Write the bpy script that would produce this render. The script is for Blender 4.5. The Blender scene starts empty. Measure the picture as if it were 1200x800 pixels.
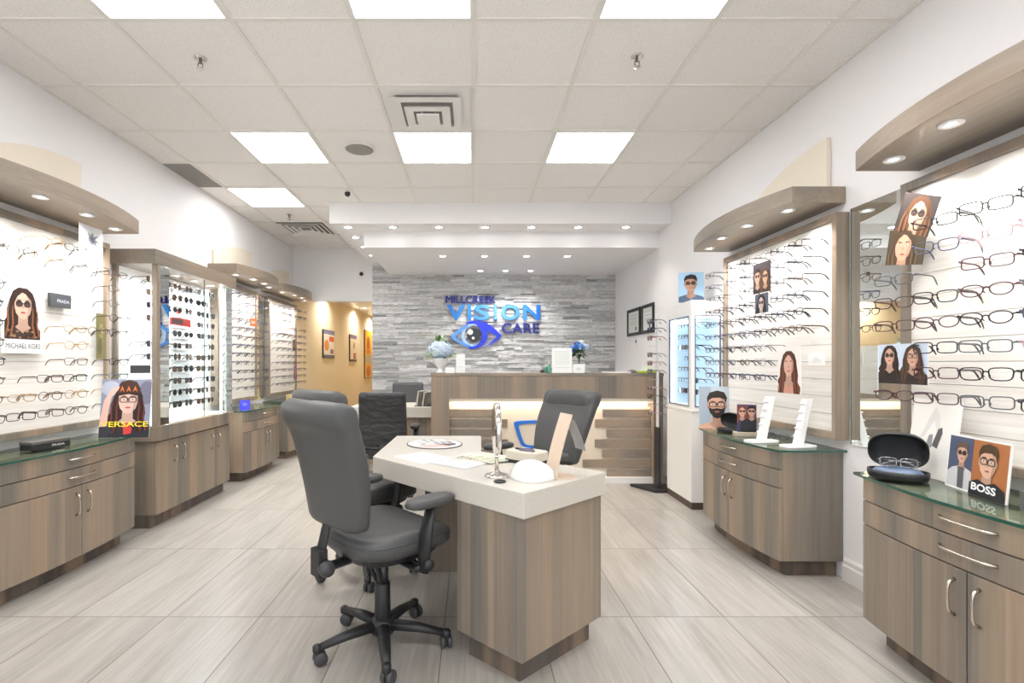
import bpy, bmesh, math, random
from mathutils import Vector, Matrix
random.seed(7)
PI = math.pi
R = math.radians
SC = bpy.context.scene
COL = SC.collection

# ------------------------------------------------------------------ camera / world / exposure
VX, VY, F = 553.0, 425.0, 595.0          # vanishing point and focal length in pixels of the 1200x800 frame
EYE = 1.25
cam_d = bpy.data.cameras.new('camera')
cam = bpy.data.objects.new('camera', cam_d)
COL.objects.link(cam)
cam.location = (0, 0, EYE)
cam.rotation_euler = (R(90), 0, 0)
cam_d.sensor_fit = 'HORIZONTAL'
cam_d.sensor_width = 36
cam_d.lens = F / 1200 * 36
cam_d.shift_x = (600 - VX) / 1200
cam_d.shift_y = (VY - 400) / 1200
cam_d.clip_start = 0.05
SC.camera = cam
w = bpy.data.worlds.new('daylight')
SC.world = w
w.use_nodes = True
w.node_tree.nodes['Background'].inputs[0].default_value = (0.93, 0.96, 1.0, 1)
w.node_tree.nodes['Background'].inputs[1].default_value = 1.25
SC.view_settings.view_transform = 'Standard'
SC.view_settings.look = 'None'
SC.view_settings.gamma = 1
SC.view_settings.use_curve_mapping = False
SC.view_settings.exposure = 0.70
SC.cycles.transparent_max_bounces = 32
SC.cycles.max_bounces = 10
PANEL_POWER = 7.6        # emission of the ceiling light diffusers
CANOPY_W = 14.0           # each canopy downlight
SOFFIT_W = 9.0
CASE_W = 26.0

WL, WR = -2.70, 2.153     # side walls
CEIL = 2.97
YB = 7.65                 # back wall
YF = -1.6                 # open storefront side behind the viewer


# ------------------------------------------------------------------ materials
def lin(c):
    c = c / 255.0
    return c / 12.92 if c <= 0.04045 else ((c + 0.055) / 1.055) ** 2.4


def rgb(r, g, b):
    return (lin(r), lin(g), lin(b), 1)


MATS = {}


def mat(name, col=None, rough=0.5, metal=0.0, spec=0.5, emit=None, estr=0, coat=0.0):
    if name in MATS:
        return MATS[name]
    m = bpy.data.materials.new(name)
    m.use_nodes = True
    p = m.node_tree.nodes['Principled BSDF']
    if col:
        p.inputs['Base Color'].default_value = col
    p.inputs['Roughness'].default_value = rough
    p.inputs['Metallic'].default_value = metal
    p.inputs['Specular IOR Level'].default_value = spec
    p.inputs['Coat Weight'].default_value = coat
    if emit:
        p.inputs['Emission Color'].default_value = emit
        p.inputs['Emission Strength'].default_value = estr
    MATS[name] = m
    return m


def N(m, t, **kw):
    n = m.node_tree.nodes.new(t)
    for k, v in kw.items():
        setattr(n, k, v)
    return n


def L(m, a, b):
    m.node_tree.links.new(a, b)


def coords(m, scale=(1, 1, 1), rot=(0, 0, 0), rnd=False, kind='Object'):
    tc = N(m, 'ShaderNodeTexCoord')
    mp = N(m, 'ShaderNodeMapping')
    mp.inputs['Scale'].default_value = scale
    mp.inputs['Rotation'].default_value = rot
    src = tc.outputs[kind]
    if rnd:
        oi = N(m, 'ShaderNodeObjectInfo')
        mu = N(m, 'ShaderNodeMath', operation='MULTIPLY')
        mu.inputs[1].default_value = 13.0
        L(m, oi.outputs['Random'], mu.inputs[0])
        ad = N(m, 'ShaderNodeVectorMath', operation='ADD')
        L(m, src, ad.inputs[0])
        L(m, mu.outputs[0], ad.inputs[1])
        src = ad.outputs[0]
    L(m, src, mp.inputs['Vector'])
    return mp.outputs[0]


def ramp(m, fac, stops):
    r = N(m, 'ShaderNodeValToRGB')
    e = r.color_ramp.elements
    while len(e) < len(stops):
        e.new(0.5)
    for i, (p, c) in enumerate(stops):
        e[i].position = p
        e[i].color = c
    L(m, fac, r.inputs[0])
    return r.outputs[0]


def noise(m, vec, scale, detail=4, rough=0.5):
    n = N(m, 'ShaderNodeTexNoise')
    n.inputs['Scale'].default_value = scale
    n.inputs['Detail'].default_value = detail
    n.inputs['Roughness'].default_value = rough
    L(m, vec, n.inputs['Vector'])
    return n.outputs['Fac']


def mixc(m, fac, a, b, mode='MIX'):
    x = N(m, 'ShaderNodeMix', data_type='RGBA', blend_type=mode)
    for s, v in ((x.inputs[0], fac), (x.inputs[6], a), (x.inputs[7], b)):
        if isinstance(v, (int, float)):
            s.default_value = v
        elif isinstance(v, tuple):
            s.default_value = v
        else:
            L(m, v, s)
    return x.outputs[2]


def bump(m, h, strength=0.2, dist=0.005):
    b = N(m, 'ShaderNodeBump')
    b.inputs['Strength'].default_value = strength
    b.inputs['Distance'].default_value = dist
    L(m, h, b.inputs['Height'])
    L(m, b.outputs[0], m.node_tree.nodes['Principled BSDF'].inputs['Normal'])


def setcol(m, c):
    L(m, c, m.node_tree.nodes['Principled BSDF'].inputs['Base Color'])


def wood(name, horizontal=False, c0=(128, 116, 102), c1=(158, 144, 128), c2=(143, 131, 118)):
    m = mat(name, rough=0.42, spec=0.4)
    if horizontal:
        grain, band = (46, 1.2, 46), (2.0, 0.5, 2.0)
    else:
        grain, band = (60, 60, 1.6), (5.5, 5.5, 0.05)
    g = noise(m, coords(m, grain, rnd=True), 1.0, 5, 0.6)
    b = noise(m, coords(m, band, rnd=True), 1.0, 1, 0.4)
    cg = ramp(m, g, [(0.3, rgb(*c0)), (0.7, rgb(*c1))])
    cb = ramp(m, b, [(0.41, rgb(116, 112, 106)), (0.5, rgb(*c2)), (0.57, rgb(164, 144, 124))])
    c = mixc(m, 0.5, cg, cb)
    if not horizontal:
        # veneer leaves: strips about a hand wide, each with its own tint
        sp = N(m, 'ShaderNodeSeparateXYZ')
        L(m, coords(m, (10.5, 9.3, 1), rnd=True), sp.inputs[0])
        cx = N(m, 'ShaderNodeCombineXYZ')
        for k in (0, 1):
            fl = N(m, 'ShaderNodeMath', operation='FLOOR')
            L(m, sp.outputs[k], fl.inputs[0])
            L(m, fl.outputs[0], cx.inputs[k])
        wn = N(m, 'ShaderNodeTexWhiteNoise')
        L(m, cx.outputs[0], wn.inputs['Vector'])
        tint = ramp(m, wn.outputs['Value'], [(0.0, rgb(212, 214, 216)), (0.35, rgb(230, 230, 229)), (0.65, rgb(242, 239, 236)), (1.0, rgb(250, 241, 234))])
        c = mixc(m, 1.0, c, tint, 'MULTIPLY')
        c = mixc(m, 1.0, c, (1.17, 1.18, 1.19, 1), 'MULTIPLY')
    setcol(m, c)
    bump(m, g, 0.06, 0.002)
    return m


WOOD = wood('grey_brown_wood')
WOODH = wood('grey_brown_wood_lengthwise', True)
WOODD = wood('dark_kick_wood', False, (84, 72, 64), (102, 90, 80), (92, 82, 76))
WALL = mat('wall_paint', rgb(237, 235, 235), 0.7, spec=0.2)
n_ = noise(WALL, coords(WALL, (1, 1, 1)), 90, 2)
bump(WALL, n_, 0.05, 0.002)
YELLOW = mat('ochre_paint', rgb(234, 217, 186), 0.7, spec=0.2)
bump(YELLOW, noise(YELLOW, coords(YELLOW), 90, 2), 0.05, 0.002)
WHITE = mat('white_paint', rgb(232, 230, 226), 0.45)
BASEB = mat('baseboard_paint', rgb(226, 222, 218), 0.45)
CREAM = mat('cream_board', rgb(232, 222, 204), 0.6)
bump(CREAM, noise(CREAM, coords(CREAM), 60, 3), 0.03, 0.002)
CREAM2 = mat('beige_recess', rgb(226, 212, 192), 0.55)
bump(CREAM2, noise(CREAM2, coords(CREAM2), 60, 3), 0.03, 0.002)
DESKTOP = mat('cream_laminate', rgb(212, 205, 192), 0.35)
dn = noise(DESKTOP, coords(DESKTOP, (1, 1, 1)), 160, 3)
setcol(DESKTOP, ramp(DESKTOP, dn, [(0.3, rgb(202, 196, 185)), (0.7, rgb(211, 205, 194))]))
BLACKP = mat('black_plastic', rgb(38, 38, 40), 0.42)
DARKP = mat('dark_grey_plastic', rgb(66, 66, 68), 0.45)
GREYLEATHER = mat('grey_leather', rgb(80, 80, 80), 0.42, spec=0.4)
bump(GREYLEATHER, noise(GREYLEATHER, coords(GREYLEATHER), 220, 3), 0.08, 0.002)
BLACKLEATHER = mat('black_leather', rgb(46, 46, 47), 0.42, spec=0.5)
bump(BLACKLEATHER, noise(BLACKLEATHER, coords(BLACKLEATHER, (3, 1, 7)), 3, 3), 0.9, 0.03)
NICKEL = mat('brushed_nickel', rgb(205, 196, 184), 0.25, metal=1)
CHROME = mat('chrome', rgb(225, 222, 218), 0.08, metal=1)
MIRROR = mat('mirror_silver', rgb(236, 240, 238), 0.01, metal=1)
BLACKM = mat('black_metal', rgb(30, 30, 32), 0.35)
PAPER = mat('paper_white', rgb(244, 243, 240), 0.6)
WSTAND = mat('white_acrylic', rgb(246, 246, 244), 0.25)
GREYVENT = mat('grey_vent', rgb(150, 147, 141), 0.6)
EMITW = mat('diffuser_light', rgb(255, 255, 255), 0.5, emit=(0.985, 0.99, 1.0, 1), estr=PANEL_POWER)
BULB = mat('downlight_bulb', rgb(255, 255, 255), 0.5, emit=(1.0, 0.97, 0.93, 1), estr=14)
LEDW = mat('warm_led_strip', rgb(255, 250, 240), 0.5, emit=(1.0, 0.86, 0.70, 1), estr=12)
LEDC = mat('case_led_strip', rgb(250, 252, 255), 0.5, emit=(0.95, 0.98, 1.0, 1), estr=9)
LEDB = mat('cool_led_and_fill_strip', rgb(240, 250, 255), 0.5, emit=(0.72, 0.88, 1.0, 1), estr=11)

SLAT = mat('white_slat_board', rough=0.5)
sg = noise(SLAT, coords(SLAT, (30, 2.0, 60), rnd=True), 1, 4)
setcol(SLAT, ramp(SLAT, sg, [(0.3, rgb(226, 220, 211)), (0.7, rgb(243, 239, 233))]))
SLATGAP = mat('slat_gap', rgb(176, 168, 156), 0.6)
INSIDE = mat('case_white', rgb(242, 242, 240), 0.5)
BLUEPANEL = mat('pale_blue_panel', rgb(205, 224, 240), 0.5)
GREYSHEET = mat('grey_sheet', rgb(176, 179, 182), 0.5)

CEILT = mat('ceiling_tile', rough=0.85, spec=0.1)
cn = noise(CEILT, coords(CEILT), 130, 3, 0.7)
setcol(CEILT, ramp(CEILT, cn, [(0.34, rgb(222, 218, 212)), (0.48, rgb(243, 240, 236))]))
bump(CEILT, cn, 0.25, 0.004)
TBAR = mat('ceiling_tee_bar', rgb(232, 228, 221), 0.5)

FLOOR = mat('floor_tile', rough=0.28, spec=0.45)


def build_floor():
    m = FLOOR
    p = m.node_tree.nodes['Principled BSDF']
    tc = N(m, 'ShaderNodeTexCoord')
    sp = N(m, 'ShaderNodeSeparateXYZ')
    L(m, tc.outputs['Object'], sp.inputs[0])
    lines, cells = [], []
    for ax, per, off in (('X', 0.457, -1.96), ('Y', 0.914, 2.50)):
        a = N(m, 'ShaderNodeMath', operation='SUBTRACT')
        L(m, sp.outputs[ax], a.inputs[0])
        a.inputs[1].default_value = off
        d = N(m, 'ShaderNodeMath', operation='DIVIDE')
        L(m, a.outputs[0], d.inputs[0])
        d.inputs[1].default_value = per
        fl = N(m, 'ShaderNodeMath', operation='FLOOR')
        L(m, d.outputs[0], fl.inputs[0])
        cells.append(fl.outputs[0])
        s = N(m, 'ShaderNodeMath', operation='SUBTRACT')
        L(m, d.outputs[0], s.inputs[0])
        L(m, fl.outputs[0], s.inputs[1])
        h = N(m, 'ShaderNodeMath', operation='SUBTRACT')
        L(m, s.outputs[0], h.inputs[0])
        h.inputs[1].default_value = 0.5
        ab = N(m, 'ShaderNodeMath', operation='ABSOLUTE')
        L(m, h.outputs[0], ab.inputs[0])
        g = N(m, 'ShaderNodeMath', operation='GREATER_THAN')
        L(m, ab.outputs[0], g.inputs[0])
        g.inputs[1].default_value = 0.5 - 0.0026 / per
        lines.append(g.outputs[0])
    mx = N(m, 'ShaderNodeMath', operation='MAXIMUM')
    L(m, lines[0], mx.inputs[0])
    L(m, lines[1], mx.inputs[1])
    cb = N(m, 'ShaderNodeCombineXYZ')
    L(m, cells[0], cb.inputs[0])
    L(m, cells[1], cb.inputs[1])
    wn = N(m, 'ShaderNodeTexWhiteNoise')
    L(m, cb.outputs[0], wn.inputs['Vector'])
    off = N(m, 'ShaderNodeVectorMath', operation='SCALE')
    L(m, wn.outputs['Color'], off.inputs[0])
    off.inputs['Scale'].default_value = 9.0
    ad = N(m, 'ShaderNodeVectorMath', operation='ADD')
    L(m, tc.outputs['Object'], ad.inputs[0])
    L(m, off.outputs[0], ad.inputs[1])
    mp = N(m, 'ShaderNodeMapping')
    mp.inputs['Scale'].default_value = (9, 0.9, 1)
    mp.inputs['Rotation'].default_value = (0, 0, R(14))
    L(m, ad.outputs[0], mp.inputs['Vector'])
    a = noise(m, mp.outputs[0], 1.1, 6, 0.62)
    mp2 = N(m, 'ShaderNodeMapping')
    mp2.inputs['Scale'].default_value = (46, 2.5, 1)
    mp2.inputs['Rotation'].default_value = (0, 0, R(14))
    L(m, ad.outputs[0], mp2.inputs['Vector'])
    b = noise(m, mp2.outputs[0], 1.0, 4, 0.6)
    c1 = ramp(m, a, [(0.30, rgb(150, 144, 136)), (0.48, rgb(168, 162, 154)), (0.68, rgb(180, 175, 168))])
    c2 = ramp(m, b, [(0.40, rgb(150, 144, 136)), (0.68, rgb(190, 185, 178))])
    c = mixc(m, 0.35, c1, c2)
    tint = N(m, 'ShaderNodeMath', operation='MULTIPLY_ADD')
    L(m, wn.outputs['Value'], tint.inputs[0])
    tint.inputs[1].default_value = 0.08
    tint.inputs[2].default_value = 0.95
    c = mixc(m, 1.0, c, tint.outputs[0], 'MULTIPLY')
    c = mixc(m, mx.outputs[0], c, rgb(112, 105, 96))
    setcol(m, c)
    bump(m, b, 0.05, 0.001)


build_floor()


def clear(name, tint=(1, 1, 1, 1), rough=0.0, ior=1.45, gloss=1.0):
    m = bpy.data.materials.new(name)
    m.use_nodes = True
    nt = m.node_tree
    nt.nodes.remove(nt.nodes['Principled BSDF'])
    out = nt.nodes['Material Output']
    tr = N(m, 'ShaderNodeBsdfTransparent')
    tr.inputs[0].default_value = tint
    gl = N(m, 'ShaderNodeBsdfGlossy')
    gl.inputs['Roughness'].default_value = rough
    fr = N(m, 'ShaderNodeFresnel')
    fr.inputs['IOR'].default_value = ior
    mu = N(m, 'ShaderNodeMath', operation='MULTIPLY')
    mu.inputs[1].default_value = gloss
    # reflect at the outer surface only: the clear body does not bend rays, so its inner faces must not mirror
    ge = N(m, 'ShaderNodeNewGeometry')
    iv = N(m, 'ShaderNodeMath', operation='SUBTRACT')
    iv.inputs[0].default_value = 1.0
    L(m, ge.outputs['Backfacing'], iv.inputs[1])
    m2 = N(m, 'ShaderNodeMath', operation='MULTIPLY')
    L(m, fr.outputs[0], m2.inputs[0])
    L(m, iv.outputs[0], m2.inputs[1])
    L(m, m2.outputs[0], mu.inputs[0])
    mx = N(m, 'ShaderNodeMixShader')
    L(m, mu.outputs[0], mx.inputs[0])
    L(m, tr.outputs[0], mx.inputs[1])
    L(m, gl.outputs[0], mx.inputs[2])
    L(m, mx.outputs[0], out.inputs[0])
    MATS[name] = m
    return m


PANE = clear('case_glass', (0.99, 0.995, 0.992, 1), 0, 1.25, 0.3)
GLASSTOP = clear('green_glass_top', (0.84, 0.92, 0.88, 1), 0.02, 1.5, 1.0)
GLASSEDGE = mat('green_glass_edge', rgb(42, 86, 74), 0.15, coat=0.5)
SHELFG = clear('shelf_glass', (0.992, 0.997, 0.994, 1), 0, 1.12, 0.5)
ACRYL = clear('clear_acrylic', (0.985, 0.985, 0.985, 1), 0.05, 1.3, 0.5)
LENS = clear('clear_lens', (0.99, 0.99, 0.992, 1), 0.0, 1.3, 0.35)
DARKLENS = mat('dark_lens', rgb(44, 44, 48), 0.08, coat=0.6)
BROWNLENS = mat('brown_lens', rgb(92, 70, 54), 0.08, coat=0.6)


def flat(r, g, b, rough=0.45):
    return mat('ink_%02x%02x%02x' % (int(r), int(g), int(b)), rgb(r, g, b), rough)


# ------------------------------------------------------------------ mesh builder
class MB:
    def __init__(s):
        s.bm = bmesh.new()

    def _v(s, pts, M):
        return [s.bm.verts.new(M @ Vector(p) if M else Vector(p)) for p in pts]

    def box(s, x0, x1, y0, y1, z0, z1, mi=0, M=None):
        v = s._v([(x, y, z) for z in (z0, z1) for y in (y0, y1) for x in (x0, x1)], M)
        for f in ((0, 2, 3, 1), (4, 5, 7, 6), (0, 1, 5, 4), (2, 6, 7, 3), (0, 4, 6, 2), (1, 3, 7, 5)):
            fc = s.bm.faces.new([v[i] for i in f])
            fc.material_index = mi
        return s

    def prism(s, pts, z0, z1, mi=0, M=None, side_mi=None):
        a = s._v([(p[0], p[1], z0) for p in pts], M)
        b = s._v([(p[0], p[1], z1) for p in pts], M)
        n = len(pts)
        f = s.bm.faces.new(a[::-1]); f.material_index = mi
        f = s.bm.faces.new(b); f.material_index = mi
        for i in range(n):
            f = s.bm.faces.new((a[i], a[(i + 1) % n], b[(i + 1) % n], b[i]))
            f.material_index = mi if side_mi is None else side_mi
        return s

    def loft(s, rings, mi=0, M=None, cap=True, closed=True, smooth=True):
        vs = [s._v(r, M) for r in rings]
        n = len(rings[0])
        for a, b in zip(vs, vs[1:]):
            for i in range(n if closed else n - 1):
                j = (i + 1) % n
                f = s.bm.faces.new((a[i], a[j], b[j], b[i]))
                f.material_index = mi
                f.smooth = smooth
        if cap:
            for r in (vs[0][::-1], vs[-1]):
                f = s.bm.faces.new(r)
                f.material_index = mi
                f.smooth = smooth
        return s

    def lathe(s, prof, seg=24, mi=0, M=None):
        rings = [[(r * math.cos(2 * PI * i / seg), r * math.sin(2 * PI * i / seg), z) for i in range(seg)] for r, z in prof]
        return s.loft(rings, mi, M)

    def tube(s, pts, r, seg=8, mi=0, M=None, flatten=None, cap=True):
        pts = [Vector(p) for p in pts]
        n = len(pts)
        rr = r if isinstance(r, (list, tuple)) else [r] * n
        rings = []
        up = None
        for i, p in enumerate(pts):
            t = (pts[min(i + 1, n - 1)] - pts[max(i - 1, 0)]).normalized()
            if up is None:
                up = Vector((0, 0, 1)) if abs(t.z) < 0.9 else Vector((1, 0, 0))
            a = t.cross(up)
            if a.length < 1e-4:
                a = t.cross(Vector((0.3, 1, 0.2)))
            a.normalize()
            b = a.cross(t).normalized()
            up = b
            k = flatten or (1, 1)
            rings.append([p + a * (rr[i] * k[0] * math.cos(2 * PI * j / seg)) + b * (rr[i] * k[1] * math.sin(2 * PI * j / seg)) for j in range(seg)])
        return s.loft(rings, mi, M, cap)

    def ring(s, pts, r, seg=6, mi=0, M=None, flatten=(1, 1)):
        """closed tube along a planar loop (x,z plane)"""
        pts = [Vector(p) for p in pts]
        n = len(pts)
        rings = []
        for i, p in enumerate(pts):
            t = (pts[(i + 1) % n] - pts[i - 1]).normalized()
            a = t.cross(Vector((0, 1, 0))).normalized()
            b = Vector((0, 1, 0))
            rings.append([p + a * (r * flatten[0] * math.cos(2 * PI * j / seg)) + b * (r * flatten[1] * math.sin(2 * PI * j / seg)) for j in range(seg)])
        rings.append(rings[0])
        return s.loft(rings, mi, M, cap=False)

    def ball(s, c, rx, ry, rz, seg=12, rings=8, mi=0, M=None):
        prof = []
        for k in range(rings + 1):
            a = -PI / 2 + PI * k / rings
            cr, sr = max(math.cos(a), 0.02), math.sin(a)
            prof.append([(c[0] + rx * cr * math.cos(2 * PI * i / seg), c[1] + ry * cr * math.sin(2 * PI * i / seg), c[2] + rz * sr) for i in range(seg)])
        return s.loft(prof, mi, M)

    def poly(s, pts3, mi=0, M=None):
        f = s.bm.faces.new(s._v(pts3, M))
        f.material_index = mi
        return s

    def mesh(s, name, mats, recalc=True):
        if recalc:
            bmesh.ops.recalc_face_normals(s.bm, faces=s.bm.faces[:])
        me = bpy.data.meshes.new(name)
        s.bm.to_mesh(me)
        s.bm.free()
        for m in (mats if isinstance(mats, (list, tuple)) else [mats]):
            me.materials.append(m)
        return me

    def build(s, name, mats, parent=None, bevel=0, loc=None, rz=0, recalc=True, seg=2):
        o = bpy.data.objects.new(name, s.mesh(name, mats, recalc))
        COL.objects.link(o)
        if parent:
            o.parent = parent
        if loc:
            o.location = loc
        if rz:
            o.rotation_euler.z = rz
        if bevel:
            b = o.modifiers.new('edge', 'BEVEL')
            b.width = bevel
            b.segments = seg
            b.limit_method = 'ANGLE'
            b.angle_limit = R(40)
        return o


def thing(name, label, cat, loc=(0, 0, 0), rz=0, group=None):
    o = bpy.data.objects.new(name, None)
    COL.objects.link(o)
    o.empty_display_size = 0.1
    o.location = loc
    o.rotation_euler.z = rz
    return tag(o, label, cat, group)


def tag(o, label, cat, group=None):
    o['label'] = label
    o['category'] = cat
    if group:
        o['group'] = group
    return o


def struct(o):
    o['kind'] = 'structure'
    return o


def copy_tree(root):
    r = root.copy()
    COL.objects.link(r)
    for ch in root.children:
        c = ch.copy()
        COL.objects.link(c)
        c.parent = r
        for g in ch.children:
            d = g.copy()
            COL.objects.link(d)
            d.parent = c
    return r


def spot(name, loc, power, parent=None, size=95, target=None, col=(1, 0.975, 0.95), blend=0.7, rad=0.03):
    d = bpy.data.lights.new(name, 'SPOT')
    d.energy = power
    d.color = col
    d.spot_size = R(size)
    d.spot_blend = blend
    d.shadow_soft_size = rad
    o = bpy.data.objects.new(name, d)
    COL.objects.link(o)
    o.location = loc
    if target is not None:
        v = Vector(target) - Vector(loc)
        o.rotation_euler = v.to_track_quat('-Z', 'Y').to_euler()
    if parent:
        o.parent = parent
    return o


def text_geo(s, bold=0.0):
    """triangles of a word, normalised so that its bounding box is 0..1 in both directions"""
    cu = bpy.data.curves.new('lettering', 'FONT')
    cu.body = s
    cu.size = 1
    cu.offset = bold
    cu.resolution_u = 3
    ob = bpy.data.objects.new('lettering', cu)
    COL.objects.link(ob)
    bpy.context.view_layer.update()
    me = ob.evaluated_get(bpy.context.evaluated_depsgraph_get()).to_mesh()
    vs = [(v.co.x, v.co.y) for v in me.vertices]
    fs = [tuple(p.vertices) for p in me.polygons]
    ob.evaluated_get(bpy.context.evaluated_depsgraph_get()).to_mesh_clear()
    bpy.data.objects.remove(ob)
    bpy.data.curves.remove(cu)
    x0, x1 = min(v[0] for v in vs), max(v[0] for v in vs)
    y0, y1 = min(v[1] for v in vs), max(v[1] for v in vs)
    return [((x - x0) / (x1 - x0), (y - y0) / (y1 - y0)) for x, y in vs], fs


def add_text(mb, s, x0, x1, z0, z1, y_front, mi, depth=0.0, bold=0.0, M=None):
    vs, fs = text_geo(s, bold)
    P = [(x0 + u * (x1 - x0), y_front, z0 + v * (z1 - z0)) for u, v in vs]
    bv = mb._v(P, M)
    faces = []
    for f in fs:
        try:
            fc = mb.bm.faces.new([bv[i] for i in f])
            fc.material_index = mi
            faces.append(fc)
        except ValueError:
            pass
    if depth:
        r = bmesh.ops.extrude_face_region(mb.bm, geom=faces)
        nv = [e for e in r['geom'] if isinstance(e, bmesh.types.BMVert)]
        d = Vector((0, depth, 0))
        if M:
            d = M.to_3x3() @ d
        bmesh.ops.translate(mb.bm, verts=nv, vec=d)
        for e in r['geom']:
            if isinstance(e, bmesh.types.BMFace):
                e.material_index = mi
                for lp in e.loops:
                    for f2 in lp.edge.link_faces:
                        f2.material_index = mi


def superellipse(cx, cy, a, b, n=28, e=3.0):
    out = []
    for i in range(n):
        t = 2 * PI * i / n
        c, s = math.cos(t), math.sin(t)
        out.append((cx + a * math.copysign(abs(c) ** (2 / e), c), cy + b * math.copysign(abs(s) ** (2 / e), s)))
    return out


# ------------------------------------------------------------------ room shell
def wall_box(name, x0, x1, y0, y1, z0, z1, m):
    mb = MB()
    mb.box(x0, x1, y0, y1, z0, z1)
    return struct(mb.build(name, m))


wall_box('floor', -3.0, 2.45, YF, 15.2, -0.1, 0, FLOOR)
wall_box('wall_left', WL - 0.15, WL, YF, YB, 0, 3.1, WALL)
wall_box('wall_right', WR, WR + 0.15, YF, YB + 0.3, 0, 3.1, WALL)
wall_box('ceiling', WL - 0.15, WR + 0.15, YF, YB + 0.3, CEIL + 0.008, CEIL + 0.13, CEILT)
# corridor behind the opening
wall_box('wall_corridor', WL - 0.15, WL, YB, 15.0, 0, 2.6, YELLOW)
wall_box('wall_corridor_right', -1.36, -1.26, YB + 0.25, 15.0, 0, 2.6, YELLOW)
wall_box('wall_corridor_end', WL - 0.15, -1.26, 15.0, 15.15, 0, 2.6, YELLOW)
wall_box('ceiling_corridor', WL - 0.15, -1.26, YB + 0.12, 15.15, 2.5, 2.6, WHITE)
wall_box('wall_header', WL, -1.497, YB, YB + 0.12, 2.18, 3.0, WALL)
# ledger stone back wall
STONES = []
for i, c in enumerate([(172, 172, 173), (198, 198, 199), (218, 218, 218), (230, 230, 230), (240, 240, 239), (210, 208, 205)]):
    m = mat('ledger_stone_%d' % i, rough=0.75, spec=0.2)
    nn = noise(m, coords(m, (9, 9, 60)), 1.5, 6, 0.7)
    k = 0.78
    setcol(m, ramp(m, nn, [(0.3, rgb(c[0] * k, c[1] * k, c[2] * k)), (0.55, rgb(*c)), (0.75, rgb(min(c[0] * 1.08, 240), min(c[1] * 1.08, 240), min(c[2] * 1.08, 240)))]))
    bump(m, nn, 0.9, 0.014)
    STONES.append(m)
mb = MB()
mb.box(-1.497, WR, YB, YB + 0.25, 0, 2.75, 1)
z = 0.6
while z < 2.74:
    h = random.choice([0.022, 0.03, 0.036, 0.046])
    x = -1.497
    while x < WR:
        ln = random.uniform(0.10, 0.42)
        x1 = min(x + ln, WR)
        if WR - x1 < 0.08:
            x1 = WR
        d = random.uniform(0.004, 0.038)
        k = random.choices(range(6), [0.6, 1.4, 3, 3.4, 3, 1])[0]
        mb.box(x + 0.001, x1 - 0.001, YB - d, YB + 0.01, z + 0.001, min(z + h - 0.001, 2.745), k)
        x = x1
    z += h
struct(mb.build('wall_back', STONES))

# bulkheads over the reception
UPZ, LOZ = EYE + 1.50, EYE + 1.319
wall_box('ceiling_bulkhead', -1.535, WR, 5.47, YB, UPZ, CEIL + 0.008, WALL)
wall_box('ceiling_bulkhead_lower', -1.235, WR, 5.81, YB, LOZ, UPZ, WALL)
# ceiling grid
mb = MB()
gx = [0.01 + 0.61 * k for k in range(-4, 4)]
gy = [3.16 + 0.61 * k for k in range(-7, 8)]
for x in gx:
    for (ya, yb) in ([(YF, 5.47)] if x > -1.54 else [(YF, YB)]):
        mb.box(x - 0.012, x + 0.012, ya, yb, CEIL, CEIL + 0.008)
for y in gy:
    x1 = WR if y < 5.47 else -1.54
    mb.box(WL, x1, y - 0.012, y + 0.012, CEIL + 0.0005, CEIL + 0.008)
mb.box(WL, WL + 0.02, YF, YB, CEIL + 0.0003, CEIL + 0.008)
mb.box(WR - 0.02, WR, YF, 5.47, CEIL + 0.0003, CEIL + 0.008)
struct(mb.build('ceiling_grid', TBAR))
# baseboards
def baseboard(name, pts_y, s):
    mb = MB()
    W = WR if s > 0 else WL
    for y0, y1 in pts_y:
        prof = [(0, 0), (0.018, 0), (0.018, 0.085), (0.012, 0.095), (0.012, 0.118), (0.006, 0.13), (0, 0.13)]
        a = [(W - s * v, y0, zz) for v, zz in prof]
        b = [(W - s * v, y1, zz) for v, zz in prof]
        mb.loft([a, b], smooth=False)
    return struct(mb.build(name, BASEB))


baseboard('baseboard_right', [(YF, 1.20), (2.31, 2.93), (3.92, 4.3), (4.88, YB - 0.04)], 1)
baseboard('baseboard_left', [(YF, 2.48), (3.6, 3.8), (5.03, 5.28), (6.27, 6.5)], -1)

# ------------------------------------------------------------------ ceiling fixtures
def ceil_light(x, y, label):
    t = thing('ceiling_light', label, 'ceiling light', (x, y, CEIL), 0, 'square ceiling lights')
    mb = MB()
    h = 0.293
    for a in (-1, 1):
        mb.box(-h, h, a * h - 0.008, a * h + 0.008, -0.004, 0.006)
        mb.box(a * h - 0.008, a * h + 0.008, -h + 0.008, h - 0.008, -0.004, 0.006)
    mb.build('frame', WHITE, t)
    MB().box(-h + 0.008, h - 0.008, -h + 0.008, h - 0.008, 0.0, 0.005).build('diffuser', EMITW, t)
    return t


colx = {-4: -2.125, -3: -1.515, -1: -0.295, 1: 0.925}
for (cx, cy, lb) in [(-3, 2.245, 'square ceiling light in the front row, beside the ceiling edge over the long counter'),
                     (-1, 2.245, 'square ceiling light in the front row, in front of the square air diffuser'),
                     (1, 2.245, 'square ceiling light in the front row, before the chrome sprinkler near the canopy'),
                     (-3, 4.075, 'square ceiling light next to the round speaker grille, second row'),
                     (-1, 4.075, 'square ceiling light directly behind the square air diffuser'),
                     (1, 4.075, 'square ceiling light alone in the second row, towards the white tower'),
                     (-4, 5.295, 'small looking square ceiling light between grey vent panel and corridor')]:
    ceil_light(colx[cx], cy, lb)
for cx in (-3, -1, 1):
    ceil_light(colx[cx], 0.415, 'square ceiling light over the shop entrance behind the viewpoint')

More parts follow.
